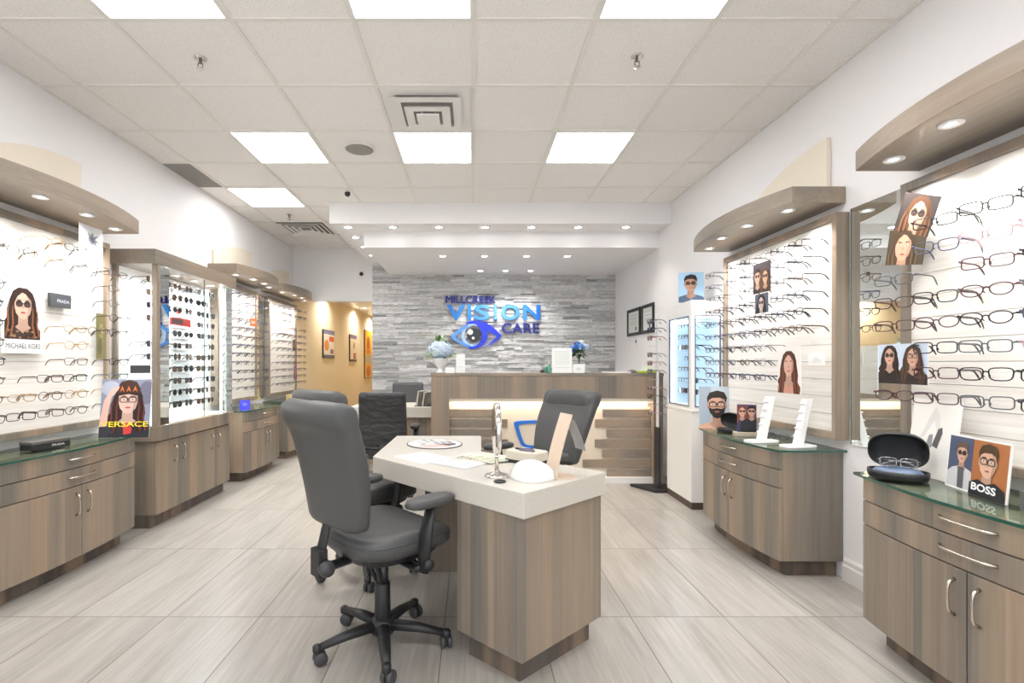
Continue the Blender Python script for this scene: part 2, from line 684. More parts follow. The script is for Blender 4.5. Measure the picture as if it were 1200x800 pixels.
# square stepped diffuser
t = thing('air_diffuser', 'white square stepped air diffuser set in the ceiling tile', 'air vent', (-0.295, 3.465, CEIL))
mb = MB()
mb.box(-0.29, 0.29, -0.29, 0.29, 0.001, 0.006)
mb.build('base_plate', WHITE, t)
mb = MB()
mb.box(-0.20, 0.20, -0.20, 0.20, 0.0, 0.001)
mb.build('throat', mat('vent_throat', rgb(176, 172, 166), 0.7), t)
for a, zz in ((0.225, -0.03), (0.15, -0.052), (0.075, -0.068)):
    mb = MB()
    i = a - 0.055
    if a > 0.1:
        outer = superellipse(0, 0, a, a, 4, 2)
        rr = []
        for (r0, z0) in ((a, zz), (a - 0.012, zz + 0.012), (i, zz + 0.012), (i, zz)):
            rr.append([(r0 * sx, r0 * sy, z0) for sx, sy in ((1, 1), (-1, 1), (-1, -1), (1, -1))])
        rr.append(rr[0])
        mb.loft(rr, cap=False, smooth=False)
    else:
        mb.box(-a, a, -a, a, zz, zz + 0.012)
    for sx in (-1, 1):
        mb.box(sx * (a - 0.03) - 0.004, sx * (a - 0.03) + 0.004, -0.004, 0.004, zz + 0.01, 0.001)
    mb.build('cone_ring', WHITE, t)

# slot vent
t = thing('slot_vent', 'square louvred air vent in the ceiling near the corridor', 'air vent', (-2.125, 6.515, CEIL))
mb = MB()
mb.box(-0.285, 0.285, -0.285, 0.285, 0.001, 0.006)
mb.build('back_plate', mat('vent_dark', rgb(120, 116, 110), 0.7), t)
mb = MB()
for k in range(4):
    a = 0.28 - k * 0.062
    rr = []
    for (r0, z0) in ((a, -0.012), (a - 0.03, 0.0), (a - 0.034, -0.004), (a - 0.004, -0.016)):
        rr.append([(r0 * sx, r0 * sy, z0) for sx, sy in ((1, 1), (-1, 1), (-1, -1), (1, -1))])
    rr.append(rr[0])
    mb.loft(rr, cap=False, smooth=False)
mb.build('louvre_frame', WHITE, t)
# grey vent panel
mb = MB()
mb.box(-0.12, 0.12, -0.29, 0.29, 0.0, 0.006)
for k in range(18):
    y = -0.27 + k * 0.0317
    mb.box(-0.115, 0.115, y - 0.006, y + 0.006, -0.003, 0.0)
tag(mb.build('vent_grille', GREYVENT, loc=(-2.56, 4.685, CEIL - 0.001)), 'grey rectangular vent grille in the ceiling beside the wall', 'air vent')
# speaker
t = thing('ceiling_speaker', 'round grey ceiling speaker grille between two square lights', 'speaker', (-0.905, 4.09, CEIL))
MB().lathe([(0.125, 0.008), (0.125, -0.004), (0.112, -0.007), (0.110, -0.003)], 36).build('rim', WHITE, t)
MB().lathe([(0.110, 0.002), (0.110, -0.004), (0.06, -0.006), (0.01, -0.0065)], 36).build('grille', GREYVENT, t)
# sprinklers
def sprinkler(x, y, label, sc=1.0):
    t = thing('fire_sprinkler', label, 'sprinkler', (x, y, CEIL + 0.008))
    MB().lathe([(0.036 * sc, 0), (0.036 * sc, -0.004), (0.02 * sc, -0.008), (0.012 * sc, -0.01)], 20).build('escutcheon', CHROME, t)
    mb = MB()
    mb.lathe([(0.009, -0.004), (0.009, -0.03), (0.006, -0.034)], 10)
    for a in (-1, 1):
        mb.tube([(0, 0, -0.02), (a * 0.014, 0, -0.034), (a * 0.012, 0, -0.05), (0, 0, -0.06)], 0.003, 6)
    mb.build('body', mat('dull_metal', rgb(120, 116, 110), 0.35, metal=1), t)
    MB().lathe([(0.004, -0.056), (0.02 * sc, -0.060), (0.02 * sc, -0.063), (0.004, -0.064)], 16).build('deflector', CHROME, t)


sprinkler(-1.54, 2.88, 'chrome fire sprinkler in the tile nearer the long counter side')
sprinkler(0.93, 2.86, 'chrome fire sprinkler in the tile between two square lights')
sprinkler(-2.13, 5.92, 'small fire sprinkler beside the louvred vent near the corridor')
# dome cameras
def dome(loc, label, wall=False):
    t = thing('security_camera', label, 'camera', loc)
    if wall:
        t.rotation_euler = (R(90), 0, 0)
    MB().lathe([(0.036, 0.0), (0.036, -0.012), (0.03, -0.016)] if not wall else [(0.036, 0), (0.036, 0.012), (0.03, 0.016)], 20).build('mount', WHITE, t)
    s = 1 if wall else -1
    MB().ball((0, 0, s * 0.03), 0.03, 0.03, 0.03).build('lens_dome', BLACKM, t)


dome((-1.25, 5.10, CEIL + 0.008), 'small black dome camera on the ceiling before the bulkhead')
dome((-1.66, YB - 0.001, 2.585), 'small black camera on the white wall above the corridor opening', True)


def downlight(parent, loc, k=1.0):
    """recessed lamp seen from below: dark ring, bright bulb"""
    M = Matrix.Translation(loc)
    d = MB().lathe([(0.041 * k, 0.002), (0.041 * k, -0.005), (0.037 * k, -0.008), (0.017 * k, -0.004), (0.016 * k, 0.001)], 24, M=M).build('downlight', mat('lamp_ring', rgb(44, 43, 42), 0.5, spec=0.2), parent)
    MB().lathe([(0.0165 * k, 0.001), (0.0165 * k, -0.003), (0.008 * k, -0.0035)], 20, M=M).build('bulb', BULB, d)


def soffit_lamp(x, y, z, label, group, power):
    t = thing('downlight', label, 'downlight', (x, y, z), 0, group)
    MB().lathe([(0.066, 0.0), (0.066, -0.004), (0.060, -0.008), (0.036, -0.002)], 24).build('trim_ring', mat('lamp_ring'), t)
    MB().lathe([(0.036, -0.001), (0.036, -0.003), (0.010, -0.004)], 20).build('bulb', BULB, t)
    spot('downlight_beam', (0, 0, -0.02), power, t, 110)


words_ = ['first', 'second', 'third', 'fourth', 'fifth', 'sixth', 'seventh', 'eighth', 'ninth', 'tenth', 'eleventh', 'twelfth', 'thirteenth', 'fourteenth']
for i, px in enumerate((407.6, 460, 514, 568.5, 623, 678, 734)):
    soffit_lamp((px - VX) * 5.60 / F, 5.62, UPZ, 'recessed downlight in the upper bulkhead front row, %s from the corridor' % words_[i], 'bulkhead front downlights', SOFFIT_W)
for i, y in enumerate((6.07, 6.56, 7.08)):
    soffit_lamp(-1.39, y, UPZ, 'recessed downlight along the bulkhead end by the corridor, %s going back' % words_[i], 'bulkhead end downlights', SOFFIT_W)
for i, x in enumerate((-0.36, 0.155, 0.675, 1.18)):
    soffit_lamp(x, 6.28, LOZ, 'recessed downlight in the lower bulkhead, row of four, %s from the corridor' % words_[i], 'lower bulkhead downlights', SOFFIT_W)
for i, x in enumerate((0.12, 0.48, 0.84)):
    soffit_lamp(x, 7.27, LOZ, 'recessed downlight close to the stone wall, row of three, %s from the corridor' % words_[i], 'stone wall downlights', SOFFIT_W * 2.4)
# corridor lamps
for i, (y, x) in enumerate(((9.2, -2.45), (11.6, -2.45), (13.4, -2.45))):
    t = thing('downlight', 'corridor ceiling downlight washing the ochre wall, %s going in' % words_[i], 'downlight', (x, y, 2.5), 0, 'corridor downlights')
    MB().lathe([(0.06, 0.0), (0.06, -0.004), (0.04, -0.002)], 20).build('trim_ring', WHITE, t)
    MB().lathe([(0.038, -0.001), (0.038, -0.003), (0.010, -0.004)], 20).build('bulb', BULB, t)
    spot('corridor_beam', (0, 0, -0.02), 40, t, 165, col=(1, 0.94, 0.84))


# ------------------------------------------------------------------ cabinets along the side walls
class Side:
    """u along the room (world Y), v out of the wall; local frame with origin at the wall, mid of the unit"""
    def __init__(s, sign, uc):
        s.s, s.uc = sign, uc
        s.W = WR if sign > 0 else WL

    def root(s):
        return (s.W, s.uc, 0)

    def P(s, u, v):
        return (-s.s * v, u - s.uc)

    def w(s, u, v, z):
        return (-s.s * v, u - s.uc, z)


def bow(u, uc, hl, D, B):
    k = (u - uc) / hl
    return D + B * (1 - k * k)


def strip(sd, u0, u1, fn, th, n=10):
    us = [u0 + (u1 - u0) * i / n for i in range(n + 1)]
    return [sd.P(u, fn(u)) for u in us] + [sd.P(u, fn(u) - th) for u in reversed(us)]


def pull(sd, u, z, fn, length, vertical):
    mb = MB()
    pts = []
    rad = []
    n = 10
    for i in range(n + 1):
        k = -1 + 2 * i / n
        out = 0.026 * (1 - k ** 4) ** 0.5 if abs(k) < 1 else 0
        rad.append(0.0062 - 0.0022 * (1 - abs(k)))
        if vertical:
            pts.append(sd.w(u, fn(u) + out, z + k * length / 2))
        else:
            uu = u + k * length / 2
            pts.append(sd.w(uu, fn(uu) + out, z))
    mb.tube(pts, rad, 8)
    return mb


def cabinet(sd, hl, D, B, label, name='display_cabinet'):
    uc = sd.uc
    t = thing(name, label, 'cabinet', sd.root())
    fn = lambda u: bow(u, uc, hl, D, B)
    u0, u1 = uc - hl, uc + hl
    body = strip(sd, u0, u1, lambda u: fn(u) - 0.02, 0, 12)[:13] + [sd.P(u1, 0.004), sd.P(u0, 0.004)]
    MB().prism(body, 0.10, 0.735).build('carcass', WOOD, t, 0.002)
    kick = strip(sd, u0 + 0.05, u1 - 0.05, lambda u: fn(u) - 0.075, 0, 12)[:13] + [sd.P(u1 - 0.05, 0.01), sd.P(u0 + 0.05, 0.01)]
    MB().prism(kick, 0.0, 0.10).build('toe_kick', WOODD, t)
    g = 0.0025
    for (z0, z1) in ((0.633, 0.733), (0.525, 0.628)):
        d = MB().prism(strip(sd, u0 + 0.001, u1 - 0.001, fn, 0.018), z0, z1).build('drawer', WOOD, t, 0.0015)
        pull(sd, uc, (z0 + z1) / 2 + 0.004, fn, 0.21, False).build('handle', NICKEL, d)
    for a, b, uh in ((u0 + 0.001, uc - g, uc - 0.045), (uc + g, u1 - 0.001, uc + 0.045)):
        d = MB().prism(strip(sd, a, b, fn, 0.018), 0.10, 0.52).build('door', WOOD, t, 0.0015)
        pull(sd, uh, 0.415, fn, 0.13, True).build('handle', NICKEL, d)
    hg = hl + 0.035
    fg = lambda u: bow(u, uc, hg, D + 0.018, B + 0.012)
    gl = strip(sd, uc - hg, uc + hg, fg, 0, 18)[:19] + [sd.P(uc + hg, 0.005), sd.P(uc - hg, 0.005)]
    MB().prism(gl, 0.7365, 0.7485, 0, None, 1).build('glass_top', [GLASSTOP, GLASSEDGE], t)
    return t


R1 = Side(1, 1.77)
R2 = Side(1, 3.425)
L1 = Side(-1, 3.04)
L3 = Side(-1, 5.775)
L4 = Side(-1, 7.05)
cabinet(R1, 0.535, 0.378, 0.05, 'bow-fronted grey wood cabinet under the open black eyeglass case')
cabinet(R2, 0.485, 0.372, 0.05, 'bow-fronted grey wood cabinet beside the white display tower')
cabinet(L1, 0.535, 0.325, 0.04, 'bow-fronted grey wood cabinet under the flat black gift box')
cabinet(L3, 0.475, 0.33, 0.04, 'grey wood cabinet just past the glass showcase, blue card on it')
cabinet(L4, 0.475, 0.33, 0.04, 'last grey wood cabinet against the wall, next to the corridor opening')

# ------------------------------------------------------------------ slat wall displays, canopies, arched boards
PZ0, PZ1 = 0.81, 2.11
RAILV = 0.205
NS = 12


def display(sd, u0, u1, label, rows):
    t = thing('slat_display', label, 'wall display', sd.root())
    fw = 0.04
    M = None
    mb = MB()
    def bx(ua, ub, va, vb, z0, z1, mi=0, m=mb):
        a, b = sd.P(ua, va), sd.P(ub, vb)
        m.box(min(a[0], b[0]), max(a[0], b[0]), min(a[1], b[1]), max(a[1], b[1]), z0, z1, mi)
    for (ua, ub, z0, z1) in ((u0, u0 + fw, PZ0, PZ1), (u1 - fw, u1, PZ0, PZ1), (u0 + fw, u1 - fw, PZ0, PZ0 + fw), (u0 + fw, u1 - fw, PZ1 - fw, PZ1)):
        bx(ua, ub, 0.004, 0.078, z0, z1)
    mb.build('frame', WOOD, t, 0.002)
    mb = MB()
    bx(u0 + fw, u1 - fw, 0.006, 0.045, PZ0 + fw, PZ1 - fw, 1, mb)
    hh = (PZ1 - PZ0 - 2 * fw) / NS
    for k in range(NS):
        z = PZ0 + fw + k * hh
        bx(u0 + fw, u1 - fw, 0.045, 0.058, z + 0.0013, z + hh - 0.0013, 0, mb)
    mb.build('slat_board', [SLAT, SLATGAP], t)
    for z in rows:
        mb = MB()
        bx(u0 - 0.02, u1 + 0.02, RAILV - 0.003, RAILV + 0.003, z - 0.004, z, 0, mb)
        bx(u0 - 0.028, u0 - 0.002, RAILV - 0.022, RAILV + 0.018, z - 0.014, z + 0.012, 0, mb)
        bx(u1 + 0.002, u1 + 0.028, RAILV - 0.022, RAILV + 0.018, z - 0.014, z + 0.012, 0, mb)
        for ua in (u0 - 0.004, u1 - 0.004):
            bx(ua, ua + 0.008, 0.057, RAILV, z - 0.007, z - 0.001, 0, mb)
        mb.build('rail', ACRYL, t)
    return t


def canopy(sd, u0, u1, label, n=4, Dm=0.31, Bm=0.12):
    uc, hl = (u0 + u1) / 2, (u1 - u0) / 2
    t = thing('light_canopy', label, 'light canopy', sd.root())
    fn = lambda u: bow(u, uc, hl, Dm, Bm)
    pts = strip(sd, u0, u1, fn, 0, 20)[:21] + [sd.P(u1, 0.004), sd.P(u0, 0.004)]
    MB().prism(pts, 2.170, 2.265).build('canopy_board', WOODH, t, 0.002)
    for k in range(n):
        u = u0 + (u1 - u0) * (0.11 + 0.78 * k / (n - 1))
        v = fn(u) - 0.11
        downlight(t, sd.w(u, v, 2.170), 1.0)
        spot('canopy_beam', sd.w(u, v, 2.155), CANOPY_W, t, 120, sd.w(u, 0.10, 1.2))
    return t


def arched(sd, ua, ub, za, zb, label):
    """flat board on the wall over a canopy: tall at ua, sinking in an arc towards ub"""
    mb = MB()
    n = 14
    top = []
    for i in range(n + 1):
        k = i / n
        top.append((ua + (ub - ua) * k, za - (za - zb) * (k ** 2.2)))
    pts = [(ua, 2.265)] + top + [(ub, 2.265)]
    a = [sd.w(u, 0.004, z) for u, z in pts]
    b = [sd.w(u, 0.03, z) for u, z in pts]
    mb.loft([a, b], smooth=False)
    o = mb.build('arched_board', CREAM, loc=sd.root())
    return tag(o, label, 'wall board')


rows_R1 = [1.84 - 0.104 * k for k in range(8)]
rows_R2 = [1.96 - 0.1 * k for k in range(9)]
rows_L1 = [1.965 - 0.1 * k for k in range(11)]
rows_L3 = [2.00 - 0.093 * k for k in range(12)]
display(R1, 1.16, 2.46, 'white slat display panel in a wood frame above the open black case', rows_R1)
display(R2, 2.89, 4.19, 'white slat display panel in a wood frame beside the white tower', rows_R2)
display(L1, 2.38, 3.68, 'white slat display panel in a wood frame above the flat black box', rows_L1)
display(L3, 5.24, 6.22, 'white slat display panel just past the glass showcase, orange card on it', rows_L3)
display(L4, 6.57, 7.61, 'white slat display panel at the corridor end of the side wall', rows_L3)
canopy(R1, 1.12, 2.44, 'curved wood light canopy over the panel with the open black case')
canopy(R2, 2.92, 4.22, 'curved wood light canopy over the panel beside the white tower')
canopy(L1, 2.33, 3.63, 'curved wood light canopy over the panel above the flat black box', 4, 0.32, 0.11)
canopy(L3, 5.18, 6.30, 'curved wood light canopy just past the glass showcase', 4, 0.30, 0.11)
canopy(L4, 6.48, 7.60, 'curved wood light canopy nearest the corridor opening', 4, 0.30, 0.11)
arched(R2, 3.04, 4.0, 2.60, 2.36, 'cream arched board above the canopy beside the white tower')
arched(R1, 1.3, 2.2, 2.60, 2.36, 'cream arched board above the canopy over the open black case')
arched(L1, 3.47, 2.55, 2.61, 2.32, 'cream arched board above the canopy over the flat black box')
arched(L3, 6.15, 5.26, 2.585, 2.42, 'cream arched board above the canopy just past the showcase')
arched(L4, 7.42, 6.6, 2.56, 2.40, 'cream arched board above the canopy nearest the corridor')


def wall_mirror(sd, u0, u1, z0, z1, label):
    t = thing('wall_mirror', label, 'mirror', sd.root())
    mb = MB()
    a, b = sd.P(u0, 0.004), sd.P(u1, 0.010)
    mb.box(min(a[0], b[0]), max(a[0], b[0]), a[1], b[1], z0, z1)
    mb.build('mirror_plate', MIRROR, t)
    mb = MB()
    for u in (u0, u1):
        a, b = sd.P(u - 0.002, 0.003), sd.P(u + 0.002, 0.012)
        mb.box(min(a[0], b[0]), max(a[0], b[0]), a[1], b[1], z0, z1)
    mb.build('polished_edge', GLASSEDGE, t)


wall_mirror(R2, 2.47, 2.87, 0.79, 2.12, 'tall frameless wall mirror between the two slat display panels')
wall_mirror(L3, 6.24, 6.54, 0.79, 2.12, 'narrow wall mirror between the two display panels by the corridor')

# ------------------------------------------------------------------ tall glass showcase
SH = Side(-1, 4.41)
t = thing('glass_showcase', 'tall lit glass showcase of sunglasses on a four-door wood base', 'showcase', SH.root())
S0, S1 = 3.80, 5.02


def sbx(m, ua, ub, va, vb, z0, z1, mi=0, sd=SH):
    a, b = sd.P(ua, va), sd.P(ub, vb)
    m.box(min(a[0], b[0]), max(a[0], b[0]), min(a[1], b[1]), max(a[1], b[1]), z0, z1, mi)


mb = MB(); sbx(mb, S0 + 0.03, S1 - 0.03, 0.004, 0.30, 0.10, 0.66); mb.build('base_carcass', WOOD, t, 0.002)
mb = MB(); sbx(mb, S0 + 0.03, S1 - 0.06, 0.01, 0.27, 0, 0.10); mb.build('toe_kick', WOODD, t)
mb = MB(); sbx(mb, S0, S1, 0.004, 0.345, 0.66, 0.77); mb.build('ledge', WOOD, t, 0.002)
dw = (S1 - S0 - 0.06) / 4
for k in range(4):
    mb = MB(); sbx(mb, S0 + 0.03 + k * dw + 0.0015, S0 + 0.03 + (k + 1) * dw - 0.0015, 0.302, 0.32, 0.10, 0.648)
    d = mb.build('door', WOOD, t, 0.0015)
    uh = S0 + 0.03 + (k + (0.80 if k % 2 == 0 else 0.20)) * dw
    pull(SH, uh, 0.53, lambda u: 0.32, 0.13, True).build('handle', NICKEL, d)
mb = MB(); sbx(mb, S0 - 0.02, S1 + 0.06, 0.004, 0.345, 1.99, 2.10); mb.build('header', WOODH, t, 0.002)
for u in (4.02, 4.3, 4.58, 4.86):
    downlight(t, SH.w(u, 0.2, 1.99), 0.9)
    spot('case_beam', SH.w(u, 0.2, 1.97), CASE_W, t, 140, SH.w(u, 0.12, 1.0), col=(0.95, 0.98, 1))
mb = MB(); sbx(mb, S0 + 0.005, S0 + 0.045, 0.30, 0.342, 0.77, 1.99); mb.build('corner_post', WOOD, t, 0.002)
mb = MB(); sbx(mb, S0 + 0.005, S0 + 0.035, 0.004, 0.035, 0.77, 1.99); mb.build('wall_post', WOOD, t, 0.002)
mb = MB(); sbx(mb, S0 + 0.035, S1, 0.004, 0.02, 0.77, 1.99)
mb.build('back_board', INSIDE, t)
mb = MB(); sbx(mb, S0 + 0.035, S1 - 0.01, 0.02, 0.30, 0.771, 0.777); mb.build('case_floor', INSIDE, t)
mb = MB(); sbx(mb, S0 + 0.015, S0 + 0.021, 0.035, 0.30, 0.775, 1.985); mb.build('end_pane', PANE, t)
mb = MB(); sbx(mb, S1 - 0.012, S1 - 0.006, 0.022, 0.33, 0.775, 1.985); mb.build('end_pane', PANE, t)
for ua, ub in ((S0 + 0.047, S0 + 0.17), (S1 - 0.13, S1 - 0.01)):
    mb = MB(); sbx(mb, ua, ub, 0.328, 0.334, 0.775, 1.985)
    mb.build('mirror_strip', MIRROR, t)
SD0, SD1 = S0 + 0.172, S1 - 0.132
sm = (SD0 + SD1) / 2 + 0.05
for ua, ub, v in ((SD0, sm + 0.02, 0.326), (sm - 0.02, SD1, 0.318)):
    mb = MB(); sbx(mb, ua, ub, v, v + 0.005, 0.78, 1.985)
    pn = mb.build('sliding_pane', PANE, t)
    mb = MB(); sbx(mb, ub - 0.004, ub, v - 0.001, v + 0.006, 0.78, 1.985); mb.build('pane_edge', GLASSEDGE, pn)
for ua in (S0 + 0.19, S1 - 0.17):
    mb = MB(); sbx(mb, ua, ua + 0.012, 0.295, 0.307, 0.78, 1.985); mb.build('lamp_strip', LEDC, t)
SHROWS = [1.86 - 0.0985 * k for k in range(11)]
for z in SHROWS:
    mb = MB(); sbx(mb, S0 + 0.04, S1 - 0.02, 0.022, 0.26, z - 0.006, z)
    s_ = mb.build('glass_shelf', SHELFG, t)
    mb = MB(); sbx(mb, 4.52, 4.80, 0.03, 0.036, z + 0.002, z + 0.075)
    mb.build('backing_sheet', GREYSHEET, s_)

# ------------------------------------------------------------------ eyeglasses
FR = {
    'black': ((30, 30, 33), 0.25, 0), 'brown': ((88, 64, 50), 0.3, 0), 'burgundy': ((74, 38, 48), 0.3, 0),
    'gold': ((196, 158, 100), 0.25, 0.9), 'silver': ((150, 150, 156), 0.25, 0.9), 'blue': ((58, 66, 92), 0.3, 0),
    'pink': ((178, 146, 150), 0.3, 0), 'red': ((150, 74, 70), 0.3, 0), 'grey': ((90, 92, 98), 0.3, 0),
}


def rim_pts(shape, cx, n=18):
    a, b = {'rectangular': (0.0265, 0.0185), 'oval': (0.0255, 0.0185), 'round': (0.0235, 0.0225), 'square': (0.026, 0.0195)}[shape]
    e = {'rectangular': 4.2, 'oval': 2.2, 'round': 2.0, 'square': 3.4}[shape]
    out = []
    for i in range(n):
        tt = 2 * PI * (i + 0.5) / n
        c, s = math.cos(tt), math.sin(tt)
        x = a * math.copysign(abs(c) ** (2 / e), c)
        z = b * math.copysign(abs(s) ** (2 / e), s)
        if shape in ('oval', 'square'):
            x *= 1.0 + 0.10 * z / b
        out.append((cx + x, 0.0, z))
    return out


GM = {}


def glasses_meshes(shape, col, lens):
    key = (shape, col, lens)
    if key in GM:
        return GM[key]
    c, ro, me = FR[col]
    fm = mat('frame_' + col, rgb(*c), ro, metal=me)
    sun = lens != 'clear'
    lm = {'clear': LENS, 'dark': DARKLENS, 'amber': BROWNLENS}[lens]
    rt = 0.0015 if me else 0.0019
    k = 1.18 if sun else 1.0
    S = Matrix.Diagonal((1.06 * k ** 0.3, 1, k, 1))
    f = MB()
    for sx in (-1, 1):
        f.ring(rim_pts(shape, sx * 0.0325), rt, 6, M=S)
        f.tube([(sx * 0.058, 0.0005, 0.009), (sx * 0.066, 0.003, 0.010)], 0.0026, 6, M=S)
        f.tube([(sx * 0.0085, 0.001, -0.002), (sx * 0.006, 0.008, -0.008)], 0.0016, 5, M=S)
    f.tube([(-0.0075, 0, 0.006), (0, -0.001, 0.0085), (0.0075, 0, 0.006)], 0.0024, 6, M=S)
    fmesh = f.mesh('front', fm)
    tm, lmesh = [], []
    for sx in (-1, 1):
        tb = MB()
        tb.tube([(sx * 0.0685, 0.001, 0.011 * k), (sx * 0.0715, 0.012, 0.011 * k), (sx * 0.0715, 0.09, 0.010 * k), (sx * 0.070, 0.110, 0.006), (sx * 0.068, 0.128, -0.010), (sx * 0.067, 0.138, -0.022)],
                [0.0028, 0.0030, 0.0024, 0.0028, 0.0032, 0.0022] if not me else [0.002, 0.0022, 0.0018, 0.0026, 0.003, 0.0022], 6, flatten=(0.6, 1.25))
        tm.append(tb.mesh('temple', fm))
        lb = MB()
        pts = rim_pts(shape, sx * 0.0325)
        lb.loft([[(x, 0.0006, z) for x, y, z in pts], [(x, -0.0006, z) for x, y, z in pts]], M=S, smooth=False)
        lmesh.append(lb.mesh('lens', lm))
    # whole pair as one mesh, for pairs too small to show their parts
    bm = bmesh.new()
    mats = [fm, lm]
    for me_, mi in ((fmesh, 0), (tm[0], 0), (tm[1], 0), (lmesh[0], 1), (lmesh[1], 1)):
        n0 = len(bm.faces)
        bm.from_mesh(me_)
        bm.faces.ensure_lookup_table()
        for fc in bm.faces[n0:]:
            fc.material_index = mi
    one = bpy.data.meshes.new('eyeglasses')
    bm.to_mesh(one)
    bm.free()
    for m in mats:
        one.materials.append(m)
    GM[key] = (fmesh, tm, lmesh, one)
    return GM[key]


GPROTO = {}


def put_glasses(shape, col, lens, loc, rz, label, group, parts=True, tilt=0.0, k=1.0):
    name = 'eyeglasses' if lens == 'clear' else 'sunglasses'
    fmesh, tm, lm, one = glasses_meshes(shape, col, lens)
    if not parts:
        o = bpy.data.objects.new(name, one)
        COL.objects.link(o)
    else:
        key = (shape, col, lens)
        if key not in GPROTO:
            o = bpy.data.objects.new(name, None)
            COL.objects.link(o)
            for nm, me_ in (('front', fmesh), ('temple', tm[0]), ('temple', tm[1]), ('lens', lm[0]), ('lens', lm[1])):
                c = bpy.data.objects.new(nm, me_)
                COL.objects.link(c)
                c.parent = o
            GPROTO[key] = o
        else:
            o = copy_tree(GPROTO[key])
    o.location = loc
    o.scale = (k, k, k)
    o.rotation_euler = (tilt, 0, rz)
    o.empty_display_size = 0.02
    tag(o, label, name, group)
    return o


def fill_panel(sd, us, rows, cols, shapes, place, order, group, skip=(), parts=True, jitter=0.005, turn=8, miss=0.06, k=1.08, bias=0):
    base = R(-90) if sd.s > 0 else R(90)
    for r, z in enumerate(rows):
        for c, u in enumerate(us):
            rnd = (random.random(), random.random(), random.random(), random.choice(cols), random.choice(shapes))
            if any(a <= u <= b and lo <= z <= hi for a, b, lo, hi in skip) or rnd[0] < miss:
                continue
            col, shape = rnd[3], rnd[4]
            v = RAILV + 0.030 + (0.015 if abs(bias) > 3 else 0)
            uu = u + (rnd[1] - 0.5) * 2 * jitter
            rz = base + R(bias + (rnd[2] - 0.5) * 2 * turn)
            x = sd.W - sd.s * v
            label = '%s %s eyeglasses, %s row down, %s from %s, %s' % (col, shape, words_[r], words_[c], order, place)
            put_glasses(shape, col, 'clear', (x, uu, z - 0.0064 * k), rz, label, group, parts, 0.0, k)


def folded_glasses(shape, col, loc, rz, label, lean=0.0):
    fmesh, tm, lm, one = glasses_meshes(shape, col, 'clear')
    o = bpy.data.objects.new('eyeglasses', None)
    COL.objects.link(o)
    o.location = loc
    o.rotation_euler = (lean, 0, rz)
    for nm, me_ in (('front', fmesh), ('lens', lm[0]), ('lens', lm[1])):
        c = bpy.data.objects.new(nm, me_)
        COL.objects.link(c)
        c.parent = o
    fm = fmesh.materials[0]
    for sx, y in ((-1, 0.008), (1, 0.014)):
        mb = MB()
        mb.tube([(sx * 0.0685, 0.001, 0.010), (sx * 0.069, y, 0.010), (sx * 0.02, y + 0.001, 0.009), (-sx * 0.03, y + 0.002, 0.004), (-sx * 0.055, y + 0.003, -0.008), (-sx * 0.062, y + 0.003, -0.014)], 0.0022, 6)
        mb.build('temple', fm, o)
    return tag(o, label, 'eyeglasses', 'eyeglasses lying on the counters')


DK = ['black', 'black', 'brown', 'burgundy', 'grey', 'blue']
fill_panel(R1, [2.29, 2.085, 1.88, 1.66], rows_R1, ['black', 'burgundy', 'black', 'burgundy', 'burgundy', 'grey', 'pink', 'blue', 'black'], ['rectangular', 'oval', 'rectangular', 'square'],
           'panel over open black case', 'the mirror', 'eyeglasses over the open black case', [(2.2, 2.4, 1.68, 1.98), (2.2, 2.4, 1.14, 1.36), (2.0, 2.2, 1.60, 1.66)], turn=2, miss=0.0, bias=22, k=1.2)
fill_panel(R2, [3.01, 3.19, 3.38, 3.57, 3.76, 3.94, 4.09], rows_R2, DK + ['silver', 'black'], ['rectangular', 'oval', 'square'],
           'panel by the white tower', 'the mirror', 'eyeglasses beside the white tower', [(3.25, 3.48, 1.58, 1.9), (2.9, 3.22, 1.04, 1.36), (3.25, 3.48, 1.7, 1.8)], turn=4)
fill_panel(L1, [3.52, 3.33, 3.14, 2.95, 2.76, 2.57], rows_L1, ['black', 'brown', 'black', 'gold', 'brown', 'grey', 'brown', 'black'], ['rectangular', 'oval', 'round', 'square'],
           'panel over flat black box', 'the showcase', 'eyeglasses over the flat black box', [(2.70, 3.10, 1.24, 1.77), (3.12, 3.33, 1.55, 1.77), (3.15, 3.45, 1.93, 2.0), (3.3, 3.5, 0.9, 1.17)], turn=4, bias=-16, k=1.1, miss=0.16)
fill_panel(L3, [5.38, 5.56, 5.74, 5.92, 6.085], rows_L3, ['black', 'brown', 'grey', 'silver', 'blue'], ['rectangular', 'oval', 'square'],
           'panel past the showcase', 'the showcase', 'eyeglasses past the showcase', [], False, miss=0.12, turn=3)
fill_panel(L4, [6.68, 6.88, 7.08, 7.28, 7.48], rows_L3, ['grey', 'brown', 'silver', 'black', 'burgundy'], ['rectangular', 'oval', 'square'],
           'panel by the corridor', 'the mirror', 'eyeglasses by the corridor', [(7.0, 7.2, 0.98, 1.24)], False, miss=0.12, turn=3)
